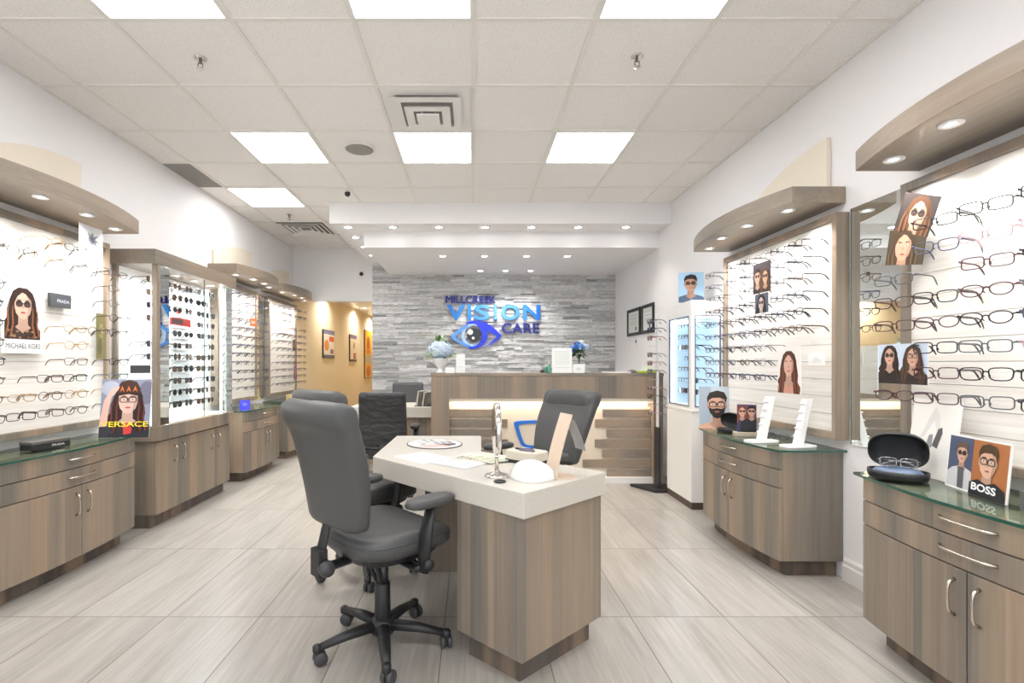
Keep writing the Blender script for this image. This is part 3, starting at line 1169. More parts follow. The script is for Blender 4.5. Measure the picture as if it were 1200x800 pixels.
# sunglasses in the showcase: two bays of shelves
for r, z in enumerate(SHROWS):
    for c, u in enumerate((4.075, 4.25, 4.42, 4.62, 4.79)):
        sh, co, ln = random.choice(['square', 'oval', 'rectangular', 'round']), random.choice(['black', 'black', 'grey', 'brown', 'black']), random.choice(['dark', 'dark', 'dark', 'amber'])
        rr = random.random()
        if r in (3,) and c in (1, 2):
            continue
        if rr < 0.06:
            continue
        b = {'rectangular': 0.0185, 'oval': 0.0185, 'round': 0.0225, 'square': 0.0205}[sh] * 1.18 + 0.0044
        b = max(b, 0.0268)
        put_glasses(sh, co, ln, (WL + 0.235, u, z + b), R(90) + R((rr - 0.5) * 16),
                    '%s %s sunglasses with %s lenses, %s showcase shelf down, %s pair from the wood post' % (co, sh, ln, words_[r], words_[c]), 'sunglasses in the showcase')
for r in (0, 1, 2, 3, 5, 6, 8):
    z = SHROWS[r]
    put_glasses('square', 'black' if r % 2 else 'grey', 'dark' if r in (2, 5, 6) else 'amber', (WL + 0.24, 3.905, z + 0.0288), R(90),
                '%s square sunglasses just behind the showcase end glass, %s shelf down' % ('black' if r % 2 else 'grey', words_[r]), 'sunglasses behind the end glass')


# ------------------------------------------------------------------ printed cards
def clip(poly, x0, x1, y0, y1):
    def cut(pts, inside, inter):
        out = []
        for i in range(len(pts)):
            a, b = pts[i - 1], pts[i]
            ia, ib = inside(a), inside(b)
            if ib:
                if not ia:
                    out.append(inter(a, b))
                out.append(b)
            elif ia:
                out.append(inter(a, b))
        return out
    def ix(v):
        return lambda a, b: (v, a[1] + (b[1] - a[1]) * (v - a[0]) / (b[0] - a[0]))
    def iy(v):
        return lambda a, b: (a[0] + (b[0] - a[0]) * (v - a[1]) / (b[1] - a[1]), v)
    for ins, it in ((lambda p: p[0] >= x0, ix(x0)), (lambda p: p[0] <= x1, ix(x1)), (lambda p: p[1] >= y0, iy(y0)), (lambda p: p[1] <= y1, iy(y1))):
        if not poly:
            return []
        poly = cut(poly, ins, it)
    return poly


def ell(cx, cy, a, b, n=18, e=2.0, rot=0):
    p = superellipse(0, 0, a, b, n, e)
    c, s = math.cos(rot), math.sin(rot)
    return [(cx + x * c - y * s, cy + x * s + y * c) for x, y in p]


def rect(x0, x1, y0, y1):
    return [(x0, y0), (x1, y0), (x1, y1), (x0, y1)]


def portrait(cx, cy, s, hair=(84, 54, 38), skin=(226, 178, 150), long_hair=True, eyewear='sun', top=(40, 38, 42), hat=None, beard=False, hair2=None, tilt=0.0):
    """printed head-and-shoulders, s = head height; (cx,cy) is the face centre"""
    hair = tuple(c * 0.74 for c in hair)
    skin = tuple(c * 0.95 for c in skin)
    X = lambda pts: [(cx + x * s, cy + y * s) for x, y in pts]
    sk2 = tuple(c * 0.86 for c in skin)
    hi = hair2 or tuple(min(255, c * 1.12 + 10) for c in hair)
    o = []
    o.append((X([(-1.15, -2.4), (-1.05, -1.15), (-0.7, -0.86), (-0.25, -0.72), (0.25, -0.72), (0.7, -0.86), (1.05, -1.15), (1.15, -2.4)]), top))
    if long_hair:
        R_ = [(0.18, 0.66), (0.42, 0.5), (0.55, 0.2), (0.58, -0.15), (0.68, -0.45), (0.64, -0.75), (0.82, -1.05), (0.72, -1.4), (0.5, -1.55), (0.36, -1.35), (0.3, -0.8)]
        L_ = [(-0.3, -0.8), (-0.42, -1.3), (-0.6, -1.55), (-0.8, -1.3), (-0.74, -1.0), (-0.86, -0.75), (-0.68, -0.5), (-0.66, -0.15), (-0.55, 0.2), (-0.42, 0.5), (-0.18, 0.66)]
        o.append((X(R_ + L_), hair))
        for sx in (-1, 1):
            for k, c in ((0.0, hi), (0.12, tuple(v * 0.7 for v in hair)), (0.2, hi)):
                o.append((X([(sx * (0.40 + k * 0.7), 0.15), (sx * (0.46 + k), -0.3), (sx * (0.44 + k), -0.7), (sx * (0.54 + k), -1.1), (sx * (0.50 + k), -1.3), (sx * (0.46 + k), -1.1), (sx * (0.38 + k), -0.7), (sx * (0.41 + k), -0.3)]), c))
    o.append((X([(-0.2, -0.3), (0.2, -0.3), (0.21, -0.72), (0.34, -0.82), (0, -1.05), (-0.34, -0.82), (-0.21, -0.72)]), sk2))
    face = [(-0.36, 0.22), (-0.3, 0.42), (-0.12, 0.52), (0.12, 0.52), (0.3, 0.42), (0.36, 0.22), (0.36, -0.08), (0.3, -0.3), (0.14, -0.48), (0, -0.52), (-0.14, -0.48), (-0.3, -0.3), (-0.36, -0.08)]
    if not long_hair and not hat:
        o.append((ell(cx - 0.37 * s, cy - 0.02 * s, 0.05 * s, 0.11 * s, 10), sk2))
        o.append((ell(cx + 0.37 * s, cy - 0.02 * s, 0.05 * s, 0.11 * s, 10), sk2))
    o.append((X(face), skin))
    o.append((X([(0.16, 0.4), (0.36, 0.22), (0.36, -0.08), (0.3, -0.3), (0.14, -0.48), (0.2, -0.2), (0.24, 0.1)]), sk2))
    if beard:
        o.append((X([(-0.37, -0.02), (-0.31, -0.3), (-0.15, -0.52), (0, -0.57), (0.15, -0.52), (0.31, -0.3), (0.37, -0.02), (0.27, -0.12), (0.16, -0.14), (0, -0.11), (-0.16, -0.14), (-0.27, -0.12)]), hair))
    o.append((ell(cx, cy - 0.27 * s, 0.11 * s, 0.035 * s, 12), (176, 78, 78) if long_hair else (168, 104, 94)))
    o.append((X([(-0.02, 0.06), (0.05, -0.1), (-0.05, -0.12)]), sk2))
    if hat:
        o.append((X([(-0.42, 0.2), (-0.46, 0.5), (-0.3, 0.78), (0, 0.86), (0.3, 0.78), (0.46, 0.5), (0.42, 0.2), (0, 0.28)]), hat))
        for k in (-0.25, 0, 0.25):
            o.append((X([(k - 0.09, 0.36), (k, 0.62), (k + 0.09, 0.36), (k, 0.46)]), (226, 120, 60)))
        o.append((X([(-0.42, 0.2), (-0.43, 0.3), (0, 0.37), (0.43, 0.3), (0.42, 0.2), (0, 0.28)]), tuple(c * 0.6 for c in hat)))
    elif long_hair:
        o.append((X([(-0.42, -0.1), (-0.44, 0.3), (-0.25, 0.58), (0.0, 0.64), (0.28, 0.58), (0.45, 0.3), (0.43, -0.1), (0.33, 0.22), (0.1, 0.44), (-0.04, 0.48), (-0.24, 0.32), (-0.34, 0.12)]), hair))
    else:
        o.append((X([(-0.38, 0.08), (-0.42, 0.34), (-0.3, 0.58), (0.02, 0.68), (0.32, 0.6), (0.43, 0.36), (0.38, 0.08), (0.32, 0.28), (0.12, 0.36), (-0.18, 0.34), (-0.32, 0.26)]), hair))
    for sx in (-1, 1):
        ex, ey = cx + sx * 0.17 * s, cy + 0.06 * s
        o.append((ell(ex, ey + 0.13 * s, 0.11 * s, 0.018 * s, 8), tuple(c * 0.6 for c in hair)))
        if eyewear == 'sun':
            o.append((ell(ex, ey - 0.01 * s, 0.145 * s, 0.12 * s, 16, 2.4), (44, 38, 38)))
            o.append((ell(ex, ey - 0.04 * s, 0.11 * s, 0.07 * s, 14, 2.4), (78, 60, 56)))
        else:
            if eyewear == 'frame':
                o.append((ell(ex, ey - 0.01 * s, 0.165 * s, 0.12 * s, 16, 3.4), (28, 26, 28)))
                o.append((ell(ex, ey - 0.015 * s, 0.13 * s, 0.09 * s, 16, 3.2), tuple(c * 0.93 for c in skin)))
            o.append((ell(ex, ey, 0.07 * s, 0.03 * s, 10), (240, 236, 232)))
            o.append((ell(ex, ey, 0.03 * s, 0.03 * s, 8), (50, 38, 32)))
    if eyewear != 'none':
        o.append((rect(cx - 0.05 * s, cx + 0.05 * s, cy + 0.05 * s, cy + 0.085 * s), (34, 30, 30)))
    return o


def card(name, label, cat, w_, h_, layers, loc, rz, texts=(), th=0.004, lean=0.0, roll=0.0, edge=(240, 239, 236), foot=None, rough=0.35):
    """a printed card: origin at the middle of its lower edge, printed side facing local -y"""
    mats, idx = [], {}
    def mi(c):
        c = tuple(int(max(0, min(255, v))) for v in c)
        if c not in idx:
            idx[c] = len(mats)
            mats.append(flat(*c))
        return idx[c]
    mb = MB()
    mb.box(-w_ / 2, w_ / 2, -th / 2, th / 2, 0, h_, mi(edge))
    k = 0
    for pts, c in layers:
        k += 1
        pts = clip(pts, -w_ / 2, w_ / 2, 0, h_)
        clean = []
        for p in pts:
            if not clean or (abs(p[0] - clean[-1][0]) + abs(p[1] - clean[-1][1])) > 1e-6:
                clean.append(p)
        if len(clean) > 2:
            mb.poly([(x, -th / 2 - 0.00012 * k, y) for x, y in clean], mi(c))
    for (s, x0, x1, z0, z1, c, bold) in texts:
        k += 1
        add_text(mb, s, x0, x1, z0, z1, -th / 2 - 0.00012 * k - 0.0001, mi(c), 0, bold)
    if foot:
        mb.tube([(-0.02, th / 2, h_ * 0.6), (-0.03, foot, 0.005 + foot * math.sin(abs(lean)))], 0.003, 6, mi(edge))
        mb.tube([(0.02, th / 2, h_ * 0.6), (0.03, foot, 0.005 + foot * math.sin(abs(lean)))], 0.003, 6, mi(edge))
    o = mb.build(name, mats, None, 0, loc, rz, recalc=False)
    o.rotation_mode = 'XYZ'
    o.location.z += abs(lean) * th + 0.0002
    o.rotation_euler = (lean, roll, rz)
    return tag(o, label, cat)


FL, FRR, FC = R(90), R(-90), 0.0      # facing out of the left wall, out of the right wall, towards the entrance
GT = 0.7487                            # top of the glass counters
px = lambda v: WL + v

# left front panel
bg = [(rect(-0.135, 0.135, 0.0, 0.42), (246, 246, 247)), (rect(-0.118, 0.118, 0.082, 0.40), (226, 230, 240))]
por = portrait(0.0, 0.278, 0.155, (74, 46, 34), (232, 190, 166), True, 'sun', (70, 54, 46), hair2=(150, 96, 62))
por = [(clip(p, -0.118, 0.118, 0.082, 0.40), c) for p, c in por]
for k in range(26):
    por.append((clip(ell(random.uniform(-0.11, 0.11), random.uniform(0.085, 0.135), 0.009, 0.006, 8), -0.118, 0.118, 0.082, 0.40), random.choice([(120, 84, 58), (52, 42, 40), (170, 130, 96)])))
card('poster_card', 'white poster card of woman in round sunglasses hung on the slat panel', 'poster', 0.27, 0.42, bg + por, (px(0.085), 2.955, 1.305), FL, [('MICHAEL KORS', -0.115, 0.112, 0.028, 0.058, (50, 46, 48), 0.0)])
card('brand_plate', 'dark grey plate with silver lettering on the slat panel by the poster', 'sign', 0.16, 0.085, [(rect(-0.08, 0.08, 0, 0.085), (78, 80, 84))], (px(0.085), 3.22, 1.60), FL, [('PRADA', -0.03, 0.065, 0.03, 0.05, (200, 206, 220), 0.01)], th=0.02, edge=(70, 72, 76))
st = []
for k in range(18):
    a0 = 2 * PI * k / 18
    r_ = 0.075 if k % 2 == 0 else 0.035
    r_ *= random.uniform(0.8, 1.15)
    st.append((r_ * math.cos(a0), 0.09 + r_ * 0.8 * math.sin(a0)))
card('picture_card', 'white card with a grey starburst hung under the wood canopy', 'card', 0.2, 0.18, [(rect(-0.1, 0.1, 0, 0.18), (236, 237, 240)), (st, (150, 154, 166)), ([(x * 0.55, 0.09 + (y - 0.09) * 0.55) for x, y in st], (112, 116, 128))], (px(0.225), 3.30, 1.955), FL)
card('picture_card', 'narrow olive green card low on the slat panel beside the showcase', 'card', 0.08, 0.32, [(rect(-0.04, 0.04, 0, 0.32), (118, 110, 62)), (ell(0.005, 0.2, 0.02, 0.05), (150, 142, 92)), (ell(-0.01, 0.09, 0.02, 0.06), (92, 86, 50))], (px(0.10), 3.555, 1.275), FL, edge=(100, 94, 60))
# fashion poster standing on the left glass counter
bgp = [(rect(-0.17, 0.17, 0, 0.40), (140, 146, 168)), (ell(-0.10, 0.33, 0.06, 0.05), (178, 184, 202)), (ell(0.13, 0.30, 0.05, 0.08), (112, 112, 132))]
pp = portrait(0.015, 0.245, 0.165, (56, 32, 28), (238, 196, 180), True, 'frame', (44, 36, 40), hat=(70, 40, 30), hair2=(120, 48, 40))
arm = [([(-0.165, 0.0), (-0.155, 0.12), (-0.135, 0.25), (-0.09, 0.33), (-0.04, 0.345), (-0.05, 0.32), (-0.09, 0.27), (-0.105, 0.18), (-0.11, 0.05), (-0.10, 0.0)], (232, 186, 172)),
       ([(-0.17, 0), (-0.17, 0.07), (-0.09, 0.08), (-0.05, 0.0)], (54, 52, 62)),
       ([(0.0, 0.0), (-0.01, 0.09), (0.02, 0.10), (0.05, 0.06), (0.04, 0)], (206, 60, 58)), ([(-0.1, 0.03), (0, 0.02), (0.15, 0.05), (0.17, 0.0), (-0.1, 0)], (40, 40, 48))]
card('fashion_poster', 'fashion poster of woman in a patterned hat standing on glass counter', 'poster', 0.315, 0.39, bgp + pp + arm, (-2.33, 3.40, GT), R(6), [('VERSACE', -0.15, 0.15, 0.072, 0.108, (246, 222, 60), 0.015)], lean=R(-6), foot=0.07)

# flat black box on the left counter
t = thing('gift_box', 'flat black lidded box lying on the glass counter', 'box', (-2.505, 2.985, GT), R(78))
MB().box(-0.11, 0.11, -0.045, 0.045, 0, 0.034).build('box_base', mat('box_black', rgb(34, 34, 36), 0.45), t, 0.002)
mb = MB(); mb.box(-0.112, 0.112, -0.047, 0.047, 0.034, 0.05)
mb.build('lid', mat('box_grey', rgb(92, 90, 86), 0.45), t, 0.002)
mb = MB(); add_text(mb, 'PRADA', 0.0, 0.075, 0.013, 0.026, -0.0462, 0, 0, 0.02)
mb.build('lettering', flat(214, 210, 200), t, recalc=False)

# showcase extras
card('brand_plate', 'small dark plate on a glass shelf behind the showcase end glass', 'sign', 0.13, 0.06, [(rect(-0.065, 0.065, 0, 0.06), (66, 66, 68))], (px(0.15), 3.905, SHROWS[7] + 0.0005), R(40), th=0.012, edge=(60, 60, 62))
card('name_strip', 'red framed strip among sunglasses on the fourth showcase shelf', 'sign', 0.30, 0.062, [(rect(-0.15, 0.15, 0, 0.062), (218, 66, 58)), (rect(-0.135, 0.03, 0.008, 0.054), (96, 70, 70)), (rect(0.05, 0.14, 0.01, 0.05), (206, 54, 48))], (px(0.215), 4.33, SHROWS[3] + 0.0005), FL, (), th=0.01, edge=(206, 60, 54))
card('price_tag', 'small red tag on the third showcase shelf down', 'card', 0.05, 0.04, [(rect(-0.025, 0.025, 0, 0.04), (226, 92, 80))], (px(0.19), 4.335, SHROWS[2] + 0.0005), FL, edge=(226, 92, 80))
card('blue_card', 'bright blue card standing on the counter past the showcase', 'card', 0.10, 0.105, [(rect(-0.05, 0.05, 0, 0.105), (62, 62, 214)), (ell(0.0, 0.06, 0.025, 0.02), (110, 116, 236))], (-2.415, 5.40, GT), R(16), edge=(62, 62, 214), foot=0.03)
card('orange_card', 'small orange card on the slat panel past the showcase', 'card', 0.16, 0.09, [(rect(-0.08, 0.08, 0, 0.09), (238, 122, 74)), (rect(-0.05, 0.05, 0.03, 0.06), (250, 200, 170))], (px(0.235), 5.72, 1.66), FL, edge=(238, 122, 74))
card('photo_card', 'small dark photo card in the middle of the corridor end panel', 'card', 0.13, 0.15, [(rect(-0.065, 0.065, 0, 0.15), (96, 84, 80))] + portrait(0, 0.085, 0.06, (60, 44, 38)), (px(0.235), 7.03, 1.42), FL)
card('photo_card', 'small purple photo card low on the corridor end panel', 'card', 0.14, 0.2, [(rect(-0.07, 0.07, 0, 0.2), (166, 110, 170))] + portrait(0, 0.12, 0.08, (70, 40, 60), top=(150, 80, 150)), (px(0.235), 7.08, 1.02), FL)
mb = MB(); mb.box(-0.05, 0.05, -0.04, 0.04, 0, 0.06); mb.box(-0.052, 0.052, -0.042, 0.042, 0.06, 0.068)
tag(mb.build('small_box', flat(214, 190, 130), None, 0.003, (-2.47, 6.92, GT)), 'small tan box on the last counter before the corridor', 'box')

# right front panel
def duo(w_, h_, bgc, a, b):
    return [(rect(-w_ / 2, w_ / 2, 0, h_), bgc)] + a + b


XR = lambda v: WR - v
card('photo_card', 'tilted photo card of woman in dark sunglasses, upper of two by the mirror', 'card', 0.19, 0.17, [(rect(-0.1, 0.1, 0, 0.17), (58, 50, 48))] + portrait(0.01, 0.085, 0.12, (128, 84, 56), (222, 176, 146), True, 'sun', (50, 40, 40), hair2=(146, 100, 66)), (XR(0.17), 2.30, 1.835), FRR, roll=R(24), edge=(60, 52, 50))
card('photo_card', 'photo card of woman with eyes lowered, lower of two by the mirror', 'card', 0.20, 0.16, [(rect(-0.1, 0.1, 0, 0.16), (72, 62, 44))] + portrait(-0.01, 0.08, 0.12, (104, 78, 52), (226, 176, 146), True, 'none', (60, 60, 40), hair2=(124, 94, 62)), (XR(0.17), 2.335, 1.70), FRR, roll=R(10), edge=(70, 60, 52))
a_ = portrait(-0.065, 0.125, 0.075, (66, 44, 36), (232, 186, 162), True, 'sun', (34, 32, 34))
b_ = portrait(0.06, 0.12, 0.078, (104, 72, 52), (228, 180, 156), True, 'frame', (44, 38, 38))
card('photo_card', 'wide photo card of two women in eyewear on the slat panel', 'card', 0.26, 0.18, duo(0.26, 0.18, (204, 218, 234), a_, b_), (XR(0.225), 2.275, 1.155), FRR)
figl = [(rect(-0.13, 0.13, 0, 0.34), (240, 237, 231)), ([(-0.07, 0.17), (-0.02, 0.28), (0.0, 0.31), (0.02, 0.28), (0.05, 0.17), (0.03, 0.17), (0.0, 0.25), (-0.05, 0.17)], (222, 220, 216)),
        ([(0.0, 0.14), (0.025, 0.215), (0.045, 0.225), (0.05, 0.20), (0.03, 0.13)], (92, 92, 94)), ([(-0.035, 0.13), (-0.02, 0.185), (0.0, 0.19), (0.0, 0.13)], (150, 150, 152))]
card('white_card', 'tall white card with grey figure leaning behind the open black case', 'card', 0.26, 0.34, figl, (XR(0.155), 2.225, GT), FRR + R(-6), lean=R(-7), foot=None)
bl = [(rect(-0.155, 0.155, 0, 0.215), (244, 242, 240)), (rect(-0.147, -0.02, 0.008, 0.208), (84, 92, 116)), (rect(-0.02, 0.147, 0.0, 0.208), (176, 112, 66))]
p1 = [(clip(p, -0.147, -0.02, 0.008, 0.208), c) for p, c in portrait(-0.075, 0.142, 0.07, (150, 120, 104), (226, 180, 156), False, 'sun', (206, 204, 206))]
p1.append((clip([(-0.085, 0.0), (-0.09, 0.09), (-0.06, 0.09), (-0.055, 0.0)], -0.147, -0.02, 0.008, 0.208), (96, 96, 100)))
p2 = [(clip(p, -0.02, 0.147, 0.0, 0.208), c) for p, c in portrait(0.058, 0.128, 0.108, (112, 84, 56), (236, 190, 164), False, 'frame', (34, 34, 40))]
p2.append((clip([(-0.02, 0.0), (-0.02, 0.045), (0.02, 0.062), (0.06, 0.05), (0.10, 0.062), (0.147, 0.04), (0.147, 0)], -0.02, 0.147, 0.0, 0.208), (34, 34, 40)))
card('photo_card', 'photo card of man and woman in eyewear with bold white lettering', 'card', 0.31, 0.215, bl + p1 + p2, (XR(0.24), 1.935, GT), FRR + R(-12), [('BOSS', -0.008, 0.11, 0.018, 0.047, (250, 250, 250), 0.03)], lean=R(-5), foot=0.06)
card('name_block', 'dark green name block with white lettering on the glass counter', 'sign', 0.17, 0.062, [(rect(-0.085, 0.085, 0, 0.062), (92, 96, 90))], (XR(0.285), 1.655, GT), FRR + R(-14), [('VOGUE', -0.05, 0.05, 0.032, 0.046, (240, 240, 238), 0.01), ('EYEWEAR', -0.035, 0.045, 0.014, 0.022, (226, 226, 222), 0.01)], th=0.022, edge=(84, 88, 82))


def eyeglass_case(loc, rz, label, k=1.0, cloth=None):
    t = thing('eyeglass_case', label, 'eyeglass case', loc, rz)
    BK = mat('case_black', rgb(30, 30, 32), 0.45)
    IN = mat('case_lining', rgb(52, 53, 56), 0.8)
    a, b = 0.088 * k, 0.062 * k
    mb = MB()
    rings = []
    for z, s in ((0, 0.90), (0.006, 0.97), (0.018, 1.0), (0.030, 1.0), (0.030, 0.93), (0.012, 0.90)):
        rings.append([(x, y, z * k) for x, y in superellipse(0, 0, a * s, b * s, 30, 2.6)])
    mb.loft(rings)
    mb.build('case_bottom', BK, t)
    M = Matrix.Translation((0, b * 0.98, 0.030 * k)) @ Matrix.Rotation(R(12), 4, 'X')
    mb = MB()
    rings = []
    for (y, s) in ((0.046, 0.55), (0.042, 0.8), (0.030, 0.94), (0.0, 1.0), (-0.004, 1.0), (-0.004, 0.94), (0.026, 0.88), (0.034, 0.6)):
        rings.append([(x, y * k, z) for x, z in superellipse(0, 0.066 * k, a * s, 0.066 * k * s, 30, 2.6)])
    mb.loft(rings, M=M)
    mb.build('case_lid', BK, t)
    if cloth:
        mb = MB()
        rings = []
        for z, s in ((0.012, 0.86), (0.026, 0.84), (0.036, 0.7), (0.040, 0.3)):
            rings.append([(x + 0.004 * math.sin(9 * x / a + z * 90), y, z * k + 0.003 * math.sin(40 * x + 30 * y)) for x, y in superellipse(0, 0, a * s, b * s, 24, 2.4)])
        mb.loft(rings)
        mb.build('cleaning_cloth', flat(*cloth), t)
    else:
        mb = MB()
        mb.loft([[(x, y, 0.013 * k) for x, y in superellipse(0, 0, a * 0.86, b * 0.86, 24, 2.6)], [(x, y, 0.018 * k) for x, y in superellipse(0, 0, a * 0.86, b * 0.86, 24, 2.6)]])
        mb.build('lining', IN, t)
    return t


eyeglass_case((1.845, 2.20, GT), R(-40), 'open black eyeglass case with a blue cloth on the glass counter', 1.2, (88, 104, 130))
folded_glasses('rectangular', 'silver', (1.84, 2.19, GT + 0.072), R(-40), 'silver eyeglasses lying in the open black case', R(-25))
eyeglass_case((1.865, 3.70, GT), R(-55), 'open black eyeglass case beside the photo of the bearded man', 0.85)
# right middle counter
card('photo_card', 'photo card of bearded man in eyeglasses at the end of the counter', 'card', 0.215, 0.32, [(rect(-0.11, 0.11, 0, 0.32), (186, 196, 206)), (rect(-0.11, -0.02, 0, 0.32), (160, 172, 184))] + portrait(0.02, 0.175, 0.17, (58, 42, 36), (222, 172, 146), False, 'frame', (214, 166, 140), beard=True), (1.845, 3.86, GT), R(-10), lean=R(-5), foot=0.06)
t_ = portrait(-0.028, 0.14, 0.062, (150, 76, 52), (230, 176, 156), True, 'sun', (56, 52, 90))
u_ = portrait(0.03, 0.142, 0.062, (30, 26, 30), (222, 168, 146), False, 'sun', (30, 30, 40))
card('photo_card', 'small dark photo card of couple in sunglasses on wooden block', 'card', 0.12, 0.19, duo(0.12, 0.19, (96, 60, 92), t_, u_), (1.905, 3.52, GT + 0.022), R(-18), (), edge=(60, 40, 60))
mb = MB(); mb.box(-0.085, 0.085, -0.05, 0.03, 0, 0.022)
mb.box(-0.07, 0.07, -0.04, -0.012, 0.0215, 0.0219)
tag(mb.build('wooden_block', flat(176, 164, 146), None, 0.002, (1.905, 3.52, GT), R(-18)), 'low wooden block under the small couple photo card', 'display block')


def blade_stand(loc, rz, label):
    t = thing('eyewear_stand', label, 'display stand', loc, rz)
    mb = MB()
    mb.loft([[(x, y, z) for x, y in superellipse(0, 0, 0.10, 0.05, 24, 5)] for z in (0, 0.012)], smooth=False)
    mb.build('base', WSTAND, t, 0.002)
    mb = MB()
    prof = [(-0.02, 0.011), (0.02, 0.011), (0.085, 0.285), (0.045, 0.285)]
    mb.loft([[(x, -0.022, z) for x, z in prof], [(x, 0.022, z) for x, z in prof]], smooth=False)
    for k in range(5):
        z = 0.06 + 0.048 * k
        x = -0.02 + 0.065 * (z - 0.011) / 0.274
        mb.box(x - 0.012, x + 0.004, -0.018, 0.018, z, z + 0.008)
    mb.build('blade', WSTAND, t, 0.002)


blade_stand((1.835, 3.22, GT), R(10), 'white slanted eyewear stand on the glass counter, nearer the photo cards')
blade_stand((1.945, 3.03, GT), R(10), 'white slanted eyewear stand on the glass counter, nearer the mirror')
folded_glasses('round', 'grey', (1.975, 3.28, GT + 0.0255), R(-40), 'grey round eyeglasses lying on glass counter behind the white stand')
# photos on the right middle panel
card('photo_card', 'dark photo card of couple in sunglasses high on the slat panel', 'card', 0.2, 0.2, duo(0.2, 0.2, (66, 58, 60), portrait(-0.045, 0.11, 0.085, (60, 40, 34), (226, 172, 144), False, 'sun', (40, 36, 40)), portrait(0.05, 0.10, 0.08, (112, 78, 50), (216, 168, 136), True, 'sun', (60, 44, 40))), (XR(0.23), 3.37, 1.715), FRR, edge=(60, 52, 54))
card('photo_card', 'dark photo card of dark haired face directly below the couple card', 'card', 0.15, 0.13, [(rect(-0.08, 0.08, 0, 0.13), (90, 92, 104))] + portrait(0, 0.065, 0.085, (34, 34, 40), (214, 190, 184), True, 'sun', (40, 40, 48)), (XR(0.23), 3.37, 1.58), FRR, edge=(60, 60, 64))
card('photo_card', 'photo of woman with wavy red hair low on the slat panel', 'card', 0.22, 0.285, [(rect(-0.11, 0.11, 0, 0.285), (240, 232, 226))] + portrait(0.0, 0.17, 0.13, (112, 62, 46), (228, 180, 160), True, 'none', (208, 150, 130), hair2=(138, 80, 58)), (XR(0.235), 3.07, 1.065), FRR)
card('white_card', 'small blank white card clipped beside the red-haired woman photo', 'card', 0.14, 0.075, [(rect(-0.07, 0.07, 0, 0.075), (244, 242, 238)), (rect(-0.02, 0.03, 0.03, 0.034), (206, 204, 202)), (rect(-0.02, 0.02, 0.042, 0.046), (206, 204, 202))], (XR(0.12), 2.995, 1.235), FRR)

# ------------------------------------------------------------------ white display tower
TX0, TX1, TY0, TY1 = 1.868, 2.135, 4.32, 4.86
t = thing('display_tower', 'white square display tower with two lit blue windows', 'display tower', ((TX0 + TX1) / 2, (TY0 + TY1) / 2, 0))
cx_, cy_ = (TX0 + TX1) / 2, (TY0 + TY1) / 2
hx, hy = (TX1 - TX0) / 2, (TY1 - TY0) / 2
MB().box(-hx + 0.004, hx, -hy + 0.004, hy, 0, 0.06).build('plinth', mat('plinth_brown', rgb(84, 70, 58), 0.5), t)
MB().box(-hx, hx, -hy, hy, 0.06, 0.83).build('lower_body', WHITE, t, 0.002)
MB().box(-hx - 0.008, hx, -hy - 0.008, hy + 0.008, 0.83, 0.85).build('ledge', WHITE, t, 0.003)
mb = MB()
for sx, sy in ((-1, -1), (-1, 1), (1, -1), (1, 1)):
    ax, ay = (0.030, 0.055) if sx < 0 else (0.02, 0.055)
    x0 = -hx if sx < 0 else hx - ax
    y0 = -hy if sy < 0 else hy - ay
    mb.box(x0, x0 + ax, y0, y0 + ay, 0.85, 1.785)
mb.box(-hx + 0.001, hx - 0.001, -hy + 0.001, hy - 0.001, 1.65, 1.784)
mb.box(-hx + 0.001, hx - 0.001, -hy + 0.001, hy - 0.001, 0.85, 0.875)
mb.build('upper_frame', WHITE, t, 0.002)
MB().box(hx - 0.018, hx - 0.008, -hy + 0.02, hy - 0.02, 0.875, 1.65).build('back_panel', BLUEPANEL, t)
MB().box(-hx + 0.02, hx - 0.02, hy - 0.05, hy - 0.04, 0.875, 1.65).build('end_panel', BLUEPANEL, t)
mb = MB()
NAVY = mat('navy_trim', rgb(50, 66, 96), 0.3)
for z0, z1 in ((0.872, 0.882), (1.643, 1.653)):
    mb.box(-hx + 0.028, hx - 0.02, -hy - 0.003, -hy + 0.006, z0, z1)
    mb.box(-hx - 0.003, -hx + 0.006, -hy + 0.053, hy - 0.053, z0, z1)
for x in (-hx + 0.028, hx - 0.026):
    mb.box(x, x + 0.008, -hy - 0.003, -hy + 0.006, 0.872, 1.653)
for y in (-hy + 0.053, hy - 0.061):
    mb.box(-hx - 0.003, -hx + 0.006, y, y + 0.008, 0.872, 1.653)
mb.build('window_trim', NAVY, t)
MB().box(-hx + 0.034, hx - 0.024, -hy, -hy + 0.003, 0.88, 1.645).build('front_pane', PANE, t)
MB().box(-hx, -hx + 0.003, -hy + 0.06, hy - 0.06, 0.88, 1.645).build('side_pane', PANE, t)
mb = MB()
mb.box(-hx + 0.04, hx - 0.03, hy - 0.075, hy - 0.06, 1.635, 1.648)
mb.box(-hx + 0.04, hx - 0.03, -hy + 0.03, -hy + 0.05, 1.635, 1.648)
for y0 in (-hy + 0.042, hy - 0.062):
    mb.box(-hx + 0.031, -hx + 0.037, y0, y0 + 0.008, 0.89, 1.63)  # upright strips hidden behind the posts, added to brighten the side window
mb.build('lamp_strip', LEDB, t)
TR = [1.56 - 0.098 * k for k in range(7)]
for k, z in enumerate(TR):
    MB().box(-hx + 0.035, hx - 0.02, -hy + 0.02, hy - 0.055, z - 0.005, z).build('glass_shelf', SHELFG, t)
    for j, y in enumerate((4.42, 4.56, 4.70)):
        if random.random() < 0.12:
            continue
        col = random.choice(['black', 'brown', 'grey', 'black'])
        sun = random.random() < 0.4
        put_glasses('rectangular', col, 'dark' if sun else 'clear', (TX0 + 0.07, y, z + 0.0268), R(-90), '%s %s inside the white tower, %s shelf down, %s going back' % (col, 'sunglasses' if sun else 'eyeglasses', words_[k], words_[j]), 'eyewear inside the white tower', False)
